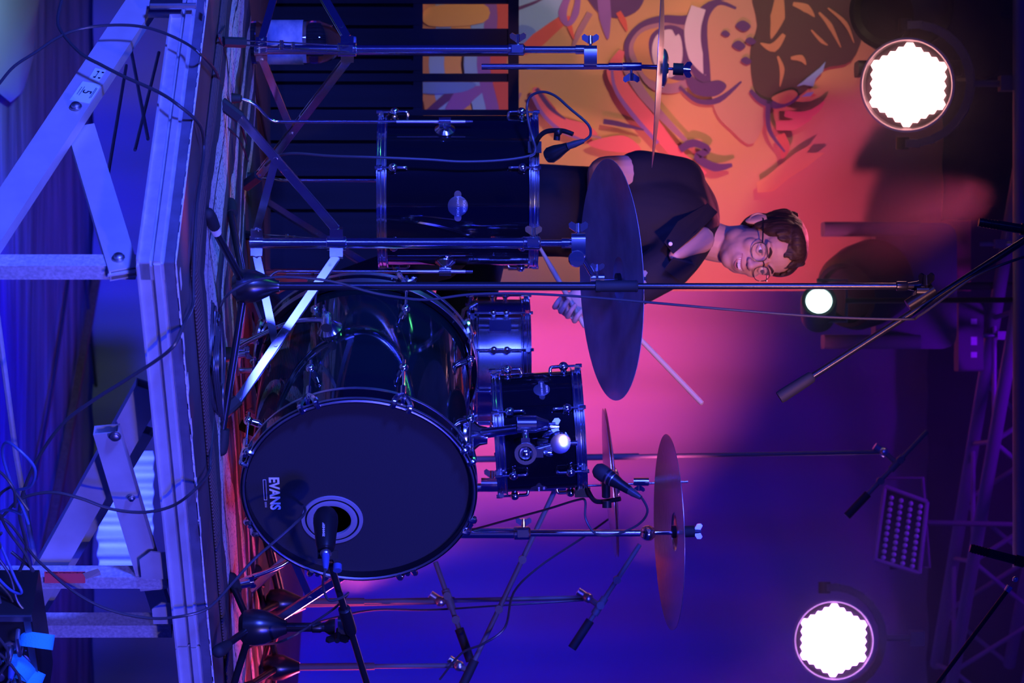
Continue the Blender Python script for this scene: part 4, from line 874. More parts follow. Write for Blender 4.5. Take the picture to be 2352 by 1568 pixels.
# cables: points are (px, py, mode) with mode 'L' left face, 'R' right face, 'G' stage floor, or a distance
def route(pts):
    out = []
    for (px, py, md) in pts:
        if md == 'G': out.append(G(px, py, .012))
        elif md == 'L': out.append(LF(px, py, .05))
        elif md == 'R': out.append(RF(px, py, .05))
        else: out.append(P(px, py, md))
    return out
def cable(label, pts, r=.0035, m='cable', group=None):
    mb = MB(); mb.tube(spline(route(pts), 6), r, 8); return tag(mb.build('cable', m), label, 'cable', group)
cable('thick black cable sweeping from the ground up over the stage corner and down again', [(150, -30, 'L'), (133, 40, 'L'), (143, 76, 'L'), (186, 123, 'L'), (232, 149, 'L'), (285, 176, 'L'), (365, 212, 'L'), (414, 245, 'L'), (446, 285, 'G'), (457, 332, 'G'), (451, 398, 'G'), (441, 464, 'G'), (436, 540, 'G'), (433, 640, 'G'), (431, 700, 'G'), (424, 740, 6.36), (400, 792, 'R'), (358, 828, 'R'), (285, 875, 'R'), (216, 918, 'R'), (149, 968, 'R'), (96, 1037, 'R'), (60, 1110, 'R'), (45, 1180, 'R'), (60, 1260, 'R'), (30, 1330, 'R'), (-60, 1380, 'R')], .0042)
cable('black cable arching across the brace and onto the rug at the bottle end', [(-30, 230, 'L'), (0, 190, 'L'), (33, 152, 'L'), (83, 119, 'L'), (133, 86, 'L'), (186, 66, 'L'), (252, 58, 'L'), (318, 60, 'L'), (375, 75, 'L'), (428, 100, 'L'), (462, 126, 'L'), (482, 160, 'G'), (497, 196, 'G'), (515, 232, 'G'), (528, 262, 'G'), (545, 290, 'G'), (556, 330, 'G')], .0036)
cable('black cable hanging in a deep loop between the stage legs', [(480, 950, 'G'), (476, 1000, 'G'), (472, 1050, 'G'), (468, 1085, 'G'), (448, 1124, 'R'), (397, 1161, 'R'), (330, 1176, 'R'), (253, 1168, 'R'), (185, 1144, 'R'), (118, 1130, 'R'), (50, 1144, 'R'), (10, 1181, 'R'), (-40, 1230, 'R')], .0038)
cable('blue lit cable running from the bass drum port over the stage edge', [(700, 1165, 7.22), (700, 1178, 7.12), (680, 1200, 7.02), (636, 1239, 7.0), (586, 1282, 7.0), (539, 1333, 6.98), (500, 1377, 6.95), (471, 1400, 6.93), (421, 1414, 'R'), (357, 1420, 'R'), (286, 1410, 'R'), (219, 1387, 'R'), (162, 1353, 'R'), (111, 1309, 'R'), (74, 1272, 'R'), (20, 1200, 'R'), (-30, 1180, 'R')], .0036)
cable('black cable looping on the rug beside the bottle', [(505, 60, 'G'), (492, 80, 'G'), (500, 105, 'G'), (510, 140, 'G'), (513, 220, 'G'), (512, 300, 'G'), (505, 345, 'G'), (497, 335, 'G'), (502, 295, 'G'), (520, 300, 'G'), (545, 330, 'G'), (560, 370, 'G')], .003)
cable('thin black cable trailing over the wooden boards behind the bottle', [(575, 150, 'G'), (578, 200, 'G'), (590, 260, 'G'), (600, 310, 'G'), (612, 350, 'G')], .0035)
# coil of cable on the rug: one cable wound in long loops
cl_ = [];
for k in range(7):
    for (px, py) in ((474 + k % 3 * 2, 690 + k * 7), (470 + k, 760), (468 + k % 4 * 2, 850), (476 + k * 1.5, 935 + k * 5), (490 - k, 900), (489 - k % 3 * 2, 820), (482, 740)): cl_.append((px, py, 'G'))
mb = MB(); pts = [p + UP * (.003 * (i // 7)) for i, p in enumerate(route(cl_))]; mb.tube(spline(pts, 4), .0032, 7); tag(mb.build('cable_coil', 'cable'), 'coil of black cable wound in long loops on the rug front', 'cable')
# boom cable along the tall stand
cable('thin black cable running down from the boom along the tall microphone stand', [(2352, 590, 7.01), (2290, 612, 7.0), (2230, 640, 7.0), (2160, 690, 6.99), (2110, 725, 7.0), (2080, 733, 7.02), (1900, 728, 7.02), (1700, 713, 7.02), (1500, 695, 7.02), (1350, 682, 7.02), (1200, 674, 7.02), (1080, 676, 7.02), (980, 688, 7.02), (900, 680, 7.02), (840, 668, 7.01), (780, 650, 7.0), (720, 640, 6.98), (640, 636, 6.97), (570, 648, 6.97), (520, 680, 6.98), (492, 720, 'G'), (484, 770, 'G'), (480, 830, 'G')], .0034)
# floor tom microphone
fm = thing('tom_microphone', 'small black clip microphone on the floor tom rim', 'microphone', P(1238, 338, 7.53))
mb = MB(); mb.tube(spline([P(1225, 345, 7.54), P(1236, 318, 7.52), P(1255, 302, 7.5), P(1290, 300, 7.48), P(1316, 308, 7.47)], 5), .0065, 10); mb.box(P(1228, 338, 7.54), (.03, .02, .036)); mb.build('rim_clip', 'black_plastic', fm)
mb = MB(); mb.cyl(P(1279, 322, 7.47), P(1281, 298, 7.47), .009, n=12); mb.ball(P(1282, 303, 7.46), .011, 12); mb.build('thumb_screw', 'black_plastic', fm)
mb = MB(); a_, b_ = P(1256, 360, 7.47), P(1308, 334, 7.44); mb.lathe([(.006, -.004), (.017, 0), (.022, .01), (.02, .03), (.013, .055), (.011, .066)], a_, b_ - a_, 18); mb.build('body', 'black_plastic', fm)
fc = thing('tom_microphone_cable', 'black cable arching from the floor tom microphone down the drum shell', 'cable', P(1310, 334, 7.44))
mb = MB(); mb.lathe([(.0095, 0), (.0095, .02), (.006, .045)], P(1304, 336, 7.44), P(1345, 322, 7.43) - P(1304, 336, 7.44), 14); mb.build('connector', 'cable', fc)
mb = MB(); mb.tube(spline([P(1340, 324, 7.43), P(1356, 310, 7.43), P(1350, 285, 7.43), P(1310, 250, 7.44), P(1275, 220, 7.46), P(1245, 211, 7.48), P(1218, 222, 7.5), P(1210, 250, 7.51), P(1216, 290, 7.51), P(1224, 318, 7.51), P(1230, 345, 7.5), P(1215, 358, 7.5), P(1150, 368, 7.5), P(1060, 371, 7.5), P(980, 366, 7.5), P(860, 361, 7.5), P(760, 358, 7.52), P(680, 352, 7.55), P(640, 358, 7.6), P(610, 380, 7.8)], 5), .0036, 8); mb.build('cord', 'cable', fc)
# rack tom microphone
rm = thing('tom_microphone', 'black hand microphone clipped to the rack tom rim', 'microphone', P(1390, 1130, 7.35))
a_, b_ = P(1372, 1078, 7.32), P(1440, 1122, 7.28); md_ = (b_ - a_).normalized()
mb = MB(); mb.lathe([(.001, -.01), (.014, -.006), (.021, .004), (.0225, .02), (.021, .032)], a_, md_, 20); mb.build('grille', 'rubber', rm)
mb = MB(); mb.lathe([(.021, .032), (.0205, .045), (.014, .075), (.012, .1), (.0115, .105)], a_, md_, 20); mb.build('body', 'black_plastic', rm)
mb = MB(); mb.lathe([(.0207, .038), (.0212, .039), (.0187, .054), (.018, .054)], a_, md_, 20, close=True); mb.build('band', 'satin_chrome', rm)
mb = MB(); mb.cyl(P(1392, 1100, 7.32), P(1392, 1140, 7.34), .011, n=14); mb.tube(spline([P(1350, 1125, 7.4), P(1362, 1146, 7.38), P(1380, 1152, 7.36), P(1425, 1145, 7.34)], 4), .0065, 8); mb.cyl(P(1394, 1150, 7.34), P(1394, 1166, 7.34), .012, n=12); mb.box(P(1338, 1130, 7.42), (.026, .03, .04)); mb.build('rim_clip', 'black_plastic', rm)
rcb = thing('tom_microphone_cable', 'black cable looping from the rack tom microphone back to the rim', 'cable', P(1440, 1122, 7.28))
mb = MB(); mb.lathe([(.0105, 0), (.0105, .02), (.006, .045)], b_, md_, 14); mb.build('connector', 'cable', rcb)
mb = MB(); mb.tube(spline([b_ + md_ * .035, P(1476, 1146, 7.28), P(1487, 1175, 7.3), P(1465, 1205, 7.34), P(1410, 1228, 7.38), P(1368, 1225, 7.4), P(1345, 1190, 7.42), P(1344, 1150, 7.42), P(1325, 1148, 7.44), P(1260, 1168, 7.5), P(1180, 1190, 7.6), P(1100, 1212, 7.75), P(1030, 1230, 7.9)], 5), .0032, 8); mb.build('cord', 'cable', rcb)

# far black stands at the right; lighter grey tubes paint in the haze
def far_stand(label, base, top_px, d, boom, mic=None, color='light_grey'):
    py0, py1 = base; x0, x1 = (py0 - HY) / F * d, (py1 - HY) / F * d; root = thing('microphone_stand', label, 'microphone stand', (x0, d, STAGE))
    mb = MB(); mb.cyl((x0, d, STAGE + .06), (x0 + (x1 - x0) * .6, d, zpx(top_px, d) * .6 + STAGE * .4), .0105, n=12); mb.build('lower_tube', color, root)
    mb = MB(); mb.cyl((x0 + (x1 - x0) * .55, d, zpx(top_px, d) * .55 + STAGE * .45), (x1, d, zpx(top_px, d)), .007, n=12); mb.build('upper_tube', color, root)
    hub(root, (x0, d, STAGE + .06), .09, .04); tripod(root, (x0, d, STAGE + .07), [V((x0 + .3 * math.cos(a), d + .3 * math.sin(a), STAGE)) for a in (.6, 2.7, 4.8)])
    mb = MB(); mb.ball((x1, d - .012, zpx(top_px, d)), .016, 14); mb.cyl((x1 - .02, d, zpx(top_px, d) - .03), (x1, d, zpx(top_px, d)), .012); mb.build('boom_joint', 'satin_chrome', root)
    mb = MB(); mb.tube([P(*boom[0], d - .03), P(*boom[1], d - .03)], .0075, 12); mb.build('boom_arm', color, root)
    jt = V((x1, d - .012, zpx(top_px, d))); e0, e1 = P(*boom[1], d - .03), P(*boom[0], d - .03); e = (e1 - e0).normalized(); nr = e0 + e * (jt - e0).dot(e)
    mb = MB(); mb.cyl(jt, nr, .009, n=10); mb.cyl(nr - e * .03, nr + e * .03, .012, n=12); mb.build('boom_link', 'light_grey', root)
    mb = MB(); mb.cyl(e0 - e * .01, e0 + e * .09, .0135, n=12); mb.build('end_grip', 'rubber', root)
    for t in (.35, .6):
        mb = MB(); c = e1 + (e0 - e1) * t; mb.cyl(c - V((0, .016, 0)), c + V((0, .012, 0)), .012, n=12); mb.build('clutch_knob', 'light_grey', root)
    return root
far_stand('black boom stand rising behind the hi-hat with its boom crossing the crash', (1388, 1372), 1350, 8.5, ((1470, 1250), (1318, 1482)))
far_stand('black boom stand with its boom reaching towards the rack tom', (1532, 1528), 1055, 8.2, ((1275, 1125), (1060, 1580)))
far_stand('black boom stand with a steep boom beside the bass drum', (1382, 1380), 1012, 8.3, ((1000, 1290), (1078, 1510)))
far_stand('tall black boom stand behind the crash under the lighting truss', (1062, 1038), 2030, 9.2, ((2130, 990), (1950, 1180)))
cable('thin cable hanging from the far boom across the blue haze', [(1010, 1560, 8.2), (1060, 1500, 8.15), (1110, 1478, 8.12), (1160, 1440, 8.12), (1180, 1360, 8.15), (1240, 1300, 8.2), (1330, 1240, 8.3), (1400, 1190, 8.4)], .0035)
cable('thin cable drooping between the background stands', [(690, 1440, 8.3), (760, 1420, 8.3), (860, 1400, 8.3), (990, 1400, 8.35), (1150, 1390, 8.45), (1340, 1378, 8.48)], .003)

# ------------------------------------------------------------------ water bottle, cloth
bb = G(566, 97); bt = thing('water_bottle', 'large clear plastic water bottle with a pale label standing on the boards', 'bottle', bb)
prof_ = [(.02, .004), (.05, .0), (.0615, .01), (.063, .03), (.0615, .05), (.063, .06), (.063, .175), (.0605, .182), (.063, .19), (.062, .215), (.05, .25), (.03, .272), (.0165, .285), (.0145, .3)]
mb = MB(); mb.lathe(prof_, bb, UP, 32); mb.build('bottle_body', 'bottle_plastic', bt, 60)
mb = MB(); mb.lathe([(.0635, .06), (.0645, .06), (.0645, .165), (.0635, .165)], bb, UP, 32, close=True); mb.build('label_wrap', 'bottle_label', bt)
mb = MB(); mb.lathe([(.0165, .295), (.0165, .315), (.015, .317), (.001, .317)], bb, UP, 20); mb.build('cap', 'cable_blue', bt)

# ------------------------------------------------------------------ stage box with cables at the picture's corner
q0 = RF(60, 1470, .12); sbx = thing('stage_box', 'black multicore stage box standing against the platform full of plugs', 'stage box', (q0.x, q0.y, 0))
ztop = zpx(98, q0.y)
Rm = Matrix((EV, -EU, UP)).transposed(); 
mb = MB(); mb.rbox((q0.x, q0.y, ztop / 2), (.34, .16, ztop), .012, Rm); mb.build('case', 'light_body', sbx)
mb = MB()
for s in (-1, 1): mb.bar(V((q0.x, q0.y, 0)) + EV * s * .165 - EU * .081, V((q0.x, q0.y, ztop)) + EV * s * .165 - EU * .081, .018, .004, EV)
mb.bar(V((q0.x, q0.y, ztop - .012)) - EV * .17 - EU * .081, V((q0.x, q0.y, ztop - .012)) + EV * .17 - EU * .081, .004, .016, EU); mb.build('edge_trim', 'dull_steel', sbx)
mb = MB(); hp = V((q0.x, q0.y, ztop - .035)) - EV * .1 - EU * .086; mb.tube([hp - EV * .03, hp - EV * .03 - EU * .025, hp + EV * .03 - EU * .025, hp + EV * .03], .006, 8); mb.build('handle', 'dull_steel', sbx)
for i in range(4):
    for j in range(3):
        p = V((q0.x, q0.y, ztop - .06 - .042 * j)) + EV * (-.07 + .055 * i) - EU * .08
        mb = MB(); mb.lathe([(.016, 0), (.016, .004), (.012, .006)], p, -EU, 16); mb.build('socket', 'dull_steel', sbx)
for k in range(7):
    i, j = (k * 3) % 4, k % 3; p = V((q0.x, q0.y, ztop - .06 - .042 * j)) + EV * (-.07 + .055 * i) - EU * .084
    root = thing('plugged_cable', 'black cable sagging from the stage box with a %s plug' % ('blue' if k % 2 else 'silver'), 'cable', p, '%s plugs in the stage box' % ('blue' if k % 2 else 'silver'))
    mb = MB(); mb.lathe([(.0095, 0), (.0095, .025), (.007, .05), (.005, .056)], p, -EU, 12); mb.build('connector', 'cable_blue' if k % 2 else 'satin_chrome', root)
    rn = random.Random(k); dx = rn.uniform(-.25, .1); dz = rn.uniform(-.25, .02); q = p - EU * .05
    mb = MB(); mb.tube(spline([q, q - EU * .05 - UP * .02, q - EU * .07 + EV * dx * .3 + UP * dz * .5, q - EU * (.04 + .02 * rn.random()) + EV * dx * .7 + UP * dz, q - EU * .05 + EV * (dx - .15) + UP * (dz + .06), q - EU * .03 + EV * (dx - .35) + UP * (dz - .1), q + EV * (dx - .5) + UP * -.35], 6), .0036, 8); mb.build('cord', 'cable', root)
for k in range(8):
    rn = random.Random(20 + k); y0 = 1050 + 62 * k; x0 = rn.uniform(-10, 40); pts = []
    for i in range(9):
        a = i * .95 + k; pts.append(RF(x0 + 38 * math.sin(a) + rn.uniform(-10, 10) - 5 * i * (k % 2), y0 + 75 * math.cos(a * .8) + 10 * i, .1 + .012 * k + .03 * math.sin(a)))
    mb = MB(); mb.tube(spline(pts, 6), .0036, 8); tag(mb.build('cable', 'cable' if k % 3 else 'cable_blue'), ('black' if k % 3 else 'blue') + ' cable tangled in the heap hanging beside the stage box', 'cable', ('black' if k % 3 else 'blue') + ' tangled cables beside the stage box')
lp = [((86, 1455), (58, 1480), (45, 1440), (70, 1428)), ((60, 1520), (98, 1535), (110, 1500), (75, 1490)), ((20, 1500), (50, 1530), (60, 1572), (15, 1575))]
for k, (cx, cy, rr_, tw) in enumerate(((84, 1470, .03, .2), (45, 1530, .034, 1.1), (68, 1552, .026, .6))):
    c = RF(cx, cy, .2); mb = MB(); n_ = 28; w_ = .018; e1 = (UP * math.cos(tw) + EV * math.sin(tw)); e2 = (EV * math.cos(tw) - UP * math.sin(tw)) ; e3 = -EU
    ax2 = (e3 * .75 + e2 * .65).normalized(); pl = e1; ql = ax2.cross(pl); vs = []
    for i in range(n_ + 1):
        a = 2 * PI * i / n_ * .93; rad_ = pl * math.cos(a) * rr_ * 1.3 + ql * math.sin(a) * rr_ * .8
        vs += [c + rad_ - ax2 * w_, c + rad_ + ax2 * w_, c + rad_ * 1.06 + ax2 * w_, c + rad_ * 1.06 - ax2 * w_]
    fs = []
    for i in range(n_):
        for j in range(4): fs.append((4 * i + j, 4 * i + (j + 1) % 4, 4 * i + 4 + (j + 1) % 4, 4 * i + 4 + j))
    fs += [(3, 2, 1, 0), (4 * n_, 4 * n_ + 1, 4 * n_ + 2, 4 * n_ + 3)]
    mb.add(vs, fs); tag(mb.build('cable_tie', 'velcro'), ['turquoise cable tie looped uppermost on the stage box cables', 'wide turquoise cable tie strap hanging beside the stage box', 'small turquoise cable tie curled below the other ties'][k], 'cable tie')

# ------------------------------------------------------------------ lamps in view, truss, masking drapes
mat('led_pink', (1, .7, .7), .4, emit=(1.0, .42, .42), estr=14)
mat('led_violet', (.8, .6, 1), .4, emit=(.75, .3, 1.0), estr=14)
mat('led_cyan', (.8, 1, 1), .4, emit=(.6, 1.0, .95), estr=10)
def led_par(label, c, nrm, R, led, roll=0, yoke=True, rings=4, hang=.12):
    c = V(c); n = V(nrm).normalized(); x, y, _ = frame(n); root = thing('led_par_lamp', label, 'stage lamp', c + V((0, 0, -R)))
    bk = -n
    mb = MB(); mb.lathe([(R, 0), (R * 1.04, .0), (R * 1.04, -.02), (R * .98, -.12), (R * .8, -.2), (R * .5, -.24), (.01, -.245), (.01, -.23), (R * .9, -.04), (R * .97, -.012)], c, n, 48, close=True); mb.build('housing', 'light_body', root)
    mb = MB(); mb.ring(c + n * .016, n, R * 1.03, .005, 56, 8); mb.build('front_rim', 'light_rim', root)
    mb = MB(); mb.lathe([(.001, -.018), (R * .97, -.018), (R * .97, -.014), (.001, -.014)], c, n, 40); mb.build('lens_plate', 'light_body', root)
    p = R * .95 / (rings + .6)
    for q in range(-rings, rings + 1):
        for r_ in range(-rings, rings + 1):
            if abs(q + r_) > rings: continue
            u = p * (q + r_ / 2) * 1.0; v = p * r_ * math.sqrt(3) / 2; ca, sa = math.cos(roll), math.sin(roll)
            o = c + x * (u * ca - v * sa) + y * (u * sa + v * ca)
            mb = MB(); ha = roll + PI / 6; mb.lathe([(.001, -.014), (p * .63, -.014), (p * .63, -.004), (p * .3, .001), (.001, .002)], o, n, 6, x * math.cos(ha) + y * math.sin(ha)); mb.build('lens', led, root)
    if yoke:
        yk = MB(); pts = []; side = n.cross(UP).normalized(); b0 = c - n * .1
        for i in range(15):
            a = math.radians(-8 + 196 * i / 14); pts.append(b0 + side * math.cos(a) * R * 1.35 + (UP * .96 - n * .28).normalized() * math.sin(a) * R * 1.45)
        for i in range(14): yk.bar(pts[i], pts[i + 1], .05, .026, n)
        top = pts[7]; yk.cyl(top, top + UP * hang, .011); yk.box(top + UP * hang, (.05, .06, .05)); yk.build('yoke', 'light_grey', root)
        for s in (0, 14):
            mb = MB(); mb.cyl(pts[s] - side * .02, pts[s] + side * .02, .022, n=14); mb.build('yoke_knob', 'light_body', root)
    return root
mat('light_rim', (.5, .45, .45), .4)
spot('pink_lamp_beam', P(2070, 200, 9.15), P(1300, 720, 8.9), (1.0, .16, .36), 260, 26, .7, .1)
spot('violet_lamp_beam', P(1905, 1472, 9.7), P(1500, 1700, 9.6), (.5, .04, 1.0), 50, 40, .8, .1)
led_par('round led lamp glowing pinkish white in front of the mural', P(2085, 195, 9.3), (.12, -1, -.3), .146, 'led_pink', .5)
led_par('round led lamp glowing violet white low on the hazy side', P(1915, 1470, 9.9), (-.05, -1, -.06), .135, 'led_violet', PI / 6 - .03)
# small spot burning white behind the drummer
c = P(1881, 690, 9.55); sl = thing('spot_lamp', 'small spot lamp burning white beyond the drummer', 'stage lamp', c)
mb = MB(); mb.lathe([(.045, 0), (.058, .004), (.062, -.02), (.058, -.16), (.03, -.18), (.001, -.18), (.001, -.02), (.04, -.012)], c, (-.35, -1, -.1), 32, close=True); mb.build('housing', 'light_body', sl)
mb = MB(); mb.lathe([(.001, -.008), (.044, -.008), (.04, .003), (.001, .006)], c, (-.35, -1, -.1), 28); mb.build('lens', 'led_cyan', sl)
mb = MB(); mb.tube([c + V((.07, .06, 0)), c + V((.07, .06, .1)), c + V((-.07, .06, .1)), c + V((-.07, .06, 0))], .006, 8); mb.build('yoke', 'light_grey', sl)
mb = MB(); mb.cyl(c + V((0, .06, .1)), V((c.x, 9.42, zr(2345, 9.4))), .009); mb.build('hanger', 'light_body', sl)
# unlit led panel
dp = 10.2; cn = [P(2010, 1285, dp), P(2033, 1117, dp + .0), P(2130, 1152, dp - .04), P(2112, 1316, dp - .04)]
pn = (cn[1] - cn[0]).cross(cn[3] - cn[0]).normalized()
if pn.y > 0: pn = -pn
lpn = thing('led_panel_lamp', 'dark rectangular led panel lamp with rows of unlit lenses', 'stage lamp', (cn[0] + cn[2]) / 2)
mb = MB(); mb.add([p for p in cn] + [p - pn * .07 for p in cn], [(0, 1, 2, 3), (7, 6, 5, 4), (0, 4, 5, 1), (1, 5, 6, 2), (2, 6, 7, 3), (3, 7, 4, 0)]); mb.build('housing', 'light_body', lpn)
mb = MB()
for i in range(4): mb.cyl(cn[i] + pn * .003, cn[(i + 1) % 4] + pn * .003, .008, n=8)
mb.build('frame', 'panel_frame', lpn) if 'panel_frame' in MATS else mb.build('frame', mat('panel_frame', (.28, .2, .3), .4).name, lpn)
for i in range(11):
    for j in range(4):
        a, b2 = (i + .75) / 12, (j + .8) / 4.6; p = cn[0] + (cn[1] - cn[0]) * a * .98 + (cn[3] - cn[0]) * b2
        mb = MB(); mb.lathe([(.001, .0), (.0095, .0), (.009, .004), (.004, .008), (.001, .009)], p, pn, 8); mb.build('lens', 'lens_off', lpn)
mb = MB(); mb.tube([cn[1] + pn * -.03 - V((.03, 0, 0)), cn[1] + V((-.03, .03, .14)), cn[0] + V((.03, .03, .2)), cn[0] + pn * -.03 + V((.03, 0, .05))], .007, 8); mb.cyl((cn[0] + cn[1]) / 2 + V((0, .03, .17)), V(((cn[0].x + cn[1].x) / 2, 10.06, 3.74)), .01); mb.build('yoke', 'light_grey', lpn)
# moving heads
def moving_head(label, c, d, base=True, sc_=1.0, lilac=True):
    c = V(c); root = thing('moving_head_lamp', label, 'stage lamp', c - V((0, 0, .3 * sc_)))
    if base:
        b_ = c + V((-.0, .16, .2)) * sc_
        mb = MB(); mb.rbox(b_, (.45 * sc_, .29 * sc_, .12 * sc_), .05 * sc_, Matrix.Rotation(-PI / 2, 3, 'X')); mb.build('base', 'light_lilac' if lilac else 'light_body', root)
        for s in (-1, 1):
            mb = MB(); mb.rbox(c + V((s * .2, .05, .03)) * sc_, (.05 * sc_, .12 * sc_, .34 * sc_), .02 * sc_); mb.build('yoke_arm', 'light_lilac' if lilac else 'light_body', root)
    mb = MB(); mb.cyl(c + V((0, .16 * sc_, .3 * sc_)), V((c.x, 10.06, 3.74)), .014); mb.build('hanger', 'light_body', root)
    hd = V((.25, -.8, -.55)).normalized()
    mb = MB(); mb.lathe([(.02, -.2), (.1, -.18), (.145, -.1), (.15, .0), (.14, .09), (.12, .14), (.115, .15), (.1, .15), (.09, .12), (.001, .12)], c, hd, 36)
    for i in range(len(mb.v)): mb.v[i] = c + (mb.v[i] - c) * sc_
    mb.build('head', 'light_body', root)
    return root
moving_head('black moving head lamp on a pale base above the drummer', P(1985, 655, 10.0), 10, sc_=1.0)
moving_head('black moving head lamp hanging beside the pinkish led lamp', P(2070, 15, 9.55), 10, sc_=1.03, lilac=False)
# lattice truss
tz = thing('lattice_truss', 'aluminium lattice truss slanting across the top of the stage', 'truss', P(2260, 1060, 10.4))
A0, A1 = P(2395, 380, 9.3), P(2170, 1660, 11.4); ta = (A1 - A0).normalized(); off1 = UP * .3; off2 = (V((ta.y, -ta.x, 0)).normalized()) * -.3
for o in (V(), off1, off2, off1 + off2):
    mb = MB(); mb.cyl(A0 + o, A1 + o, .025, n=14); mb.build('chord', 'truss_tube' if 'truss_tube' in MATS else mat('truss_tube', (.3, .28, .32), .45, .4).name, tz)
Ln = (A1 - A0).length; k = int(Ln / .3)
for i in range(k):
    a, b2 = A0 + ta * (Ln * i / k), A0 + ta * (Ln * (i + 1) / k)
    for (o1, o2) in ((V(), off1), (off2, off1 + off2), (V(), off2)):
        mb = MB(); p, q = (a + o1, b2 + o2) if i % 2 == 0 else (a + o2, b2 + o1); mb.cyl(p, q, .009, n=8); mb.build('lacing', 'truss_tube', tz)
bar_z = zr(2345, 9.4)
tb = MB(); tb.cyl((-1.9, 9.42, bar_z), (.75, 9.42, bar_z), .024, n=14); tag(tb.build('lighting_bar', 'truss_tube'), 'dark horizontal pipe carrying the lamps in front of the mural', 'pipe')
tb = MB(); tb.cyl((-2.2, 10.06, 3.76), (1.6, 10.06, 3.76), .024, n=14); tag(tb.build('lighting_bar', 'truss_tube'), 'dark high pipe from which the moving heads and the led panel hang', 'pipe')
# clamps and cables up there
for (px, py, d) in ((2335, 770, 10.0), (2330, 560, 9.8)):
    c = P(px, py, d); cl2 = thing('truss_clamp', 'metal coupler with safety hook on the truss ' + ('above the pale base' if py > 700 else 'beside the overhead microphone'), 'clamp', c); mb = MB(); mb.ring(c, (1, 0, 0), .032, .008, 20, 6); mb.build('ring', 'satin_chrome', cl2); mb = MB(); mb.box(c - UP * .045, (.03, .04, .05)); mb.cyl(c - UP * .06, c - UP * .12, .008); mb.build('block', 'dull_steel', cl2)
c = P(2225, 770, 10.25); db = thing('dimmer_box', 'grey dimmer box with small labels hanging under the truss', 'control box', c)
mb = MB(); mb.rbox(c, (.26, .1, .09), .012); mb.build('case', 'light_grey', db)
for (dx, w_) in ((-.05, .02), (.02, .03), (.07, .02)):
    mb = MB(); mb.box(c + V((dx, -.051, .01)), (w_, .002, .022)); mb.build('printed_label', 'white_print', db)
mb = MB(); mb.cyl(c + UP * .04, V((c.x, 10.06, 3.74)), .008); mb.build('hanger', 'light_body', db)
tag(folded('masking_drape', 'dark_drape', -4.5, xr(505, 10.2), 10.2, zr(2165, 10.2), 5.5, .2, .02, seed=5), 'black masking drape hanging over the top of the mural', 'drape')
tag(folded('masking_drape', 'dark_drape', -4.5, 5, 12.0, zr(2130, 12), 6.0, .25, .025, seed=6), 'black masking drape hanging along the rear above the haze', 'drape')

# ------------------------------------------------------------------ drummer
hc0 = P(1748, 566, 8.28)
yaw = math.radians(30); fw = V((math.sin(yaw), -math.cos(yaw), -.06)).normalized(); uu_ = V((-.13, -.02, 1)); uu_ = (uu_ - fw * uu_.dot(fw)).normalized(); sd_ = uu_.cross(-fw).normalized()
if sd_.x < 0: sd_ = -sd_
HR = Matrix((sd_, fw, uu_)).transposed(); HS = 1.06
def H(s, f, u): return hc0 + (sd_ * s + fw * f + uu_ * u) * HS
def rad3(a, b, c): return (a * HS, b * HS, c * HS)
dr_ = thing('person', 'smiling drummer in a dark short sleeved shirt and glasses seated at the kit', 'person', (-.2, 8.4, STAGE))
body = MB()
E = lambda c, r: body.ball(H(*c), rad3(*r), 20, HR)
E((0, -.015, .038), (.074, .094, .08)); E((0, .045, .045), (.058, .046, .05)); E((0, .024, -.035), (.064, .066, .08)); E((0, .056, -.09), (.028, .026, .022)); E((0, .045, -.065), (.05, .045, .04))
for s in (-1, 1):
    E((s * .042, .012, -.066), (.024, .034, .03)); E((s * .036, .06, -.028), (.024, .022, .024)); E((s * .012, .1, -.033), (.009, .01, .007)); E((s * .03, .076, .022), (.026, .014, .009))
    E((s * .077, -.012, -.008), (.009, .019, .031)); E((s * .081, -.02, .004), (.006, .016, .02))
    E((s * .031, .064, -.002), (.018, .012, .016))
limb(body, [H(0, .086, .012), H(0, .098, -.012), H(0, .107, -.03)], [.0075 * HS, .009 * HS, .0118 * HS], 12)
E((0, .082, -.062), (.03, .016, .022)); E((0, .076, -.03), (.022, .02, .018))
nb = P(1592, 542, 8.31)
limb(body, [H(0, -.03, -.04), H(0, -.03, -.1), nb, nb - UP * .1], [.054, .056, .062, .075], 20)
shR = P(1562, 418, 8.32); shL = P(1540, 606, 8.16); hip = P(1110, 480, 8.43); chest = P(1470, 500, 8.3); belly = P(1300, 485, 8.38)
limb(body, [P(1580, 520, 8.3), chest, belly, hip], [.07, .115, .115, .12], 20)
elR = P(1392, 402, 8.22); wrR = P(1392, 600, 8.02)
limb(body, [shR, (shR + elR) / 2 + V((-.01, 0, 0)), elR], [.06, .058, .056], 16); limb(body, [elR, (elR * .6 + wrR * .4) + V((0, 0, -.005)), wrR], [.056, .048, .03], 16)
elL = P(1395, 690, 8.14); wrL = P(1330, 678, 7.99)
limb(body, [shL, (shL + elL) / 2, elL], [.055, .052, .044], 16); limb(body, [elL, (elL + wrL) / 2, wrL], [.044, .038, .027], 16)
limb(body, [shR, P(1575, 520, 8.28), shL], [.06, .08, .058], 16)
limb(body, [P(1610, 550, 8.2), P(1550, 586, 8.08)], [.04, .018], 12)
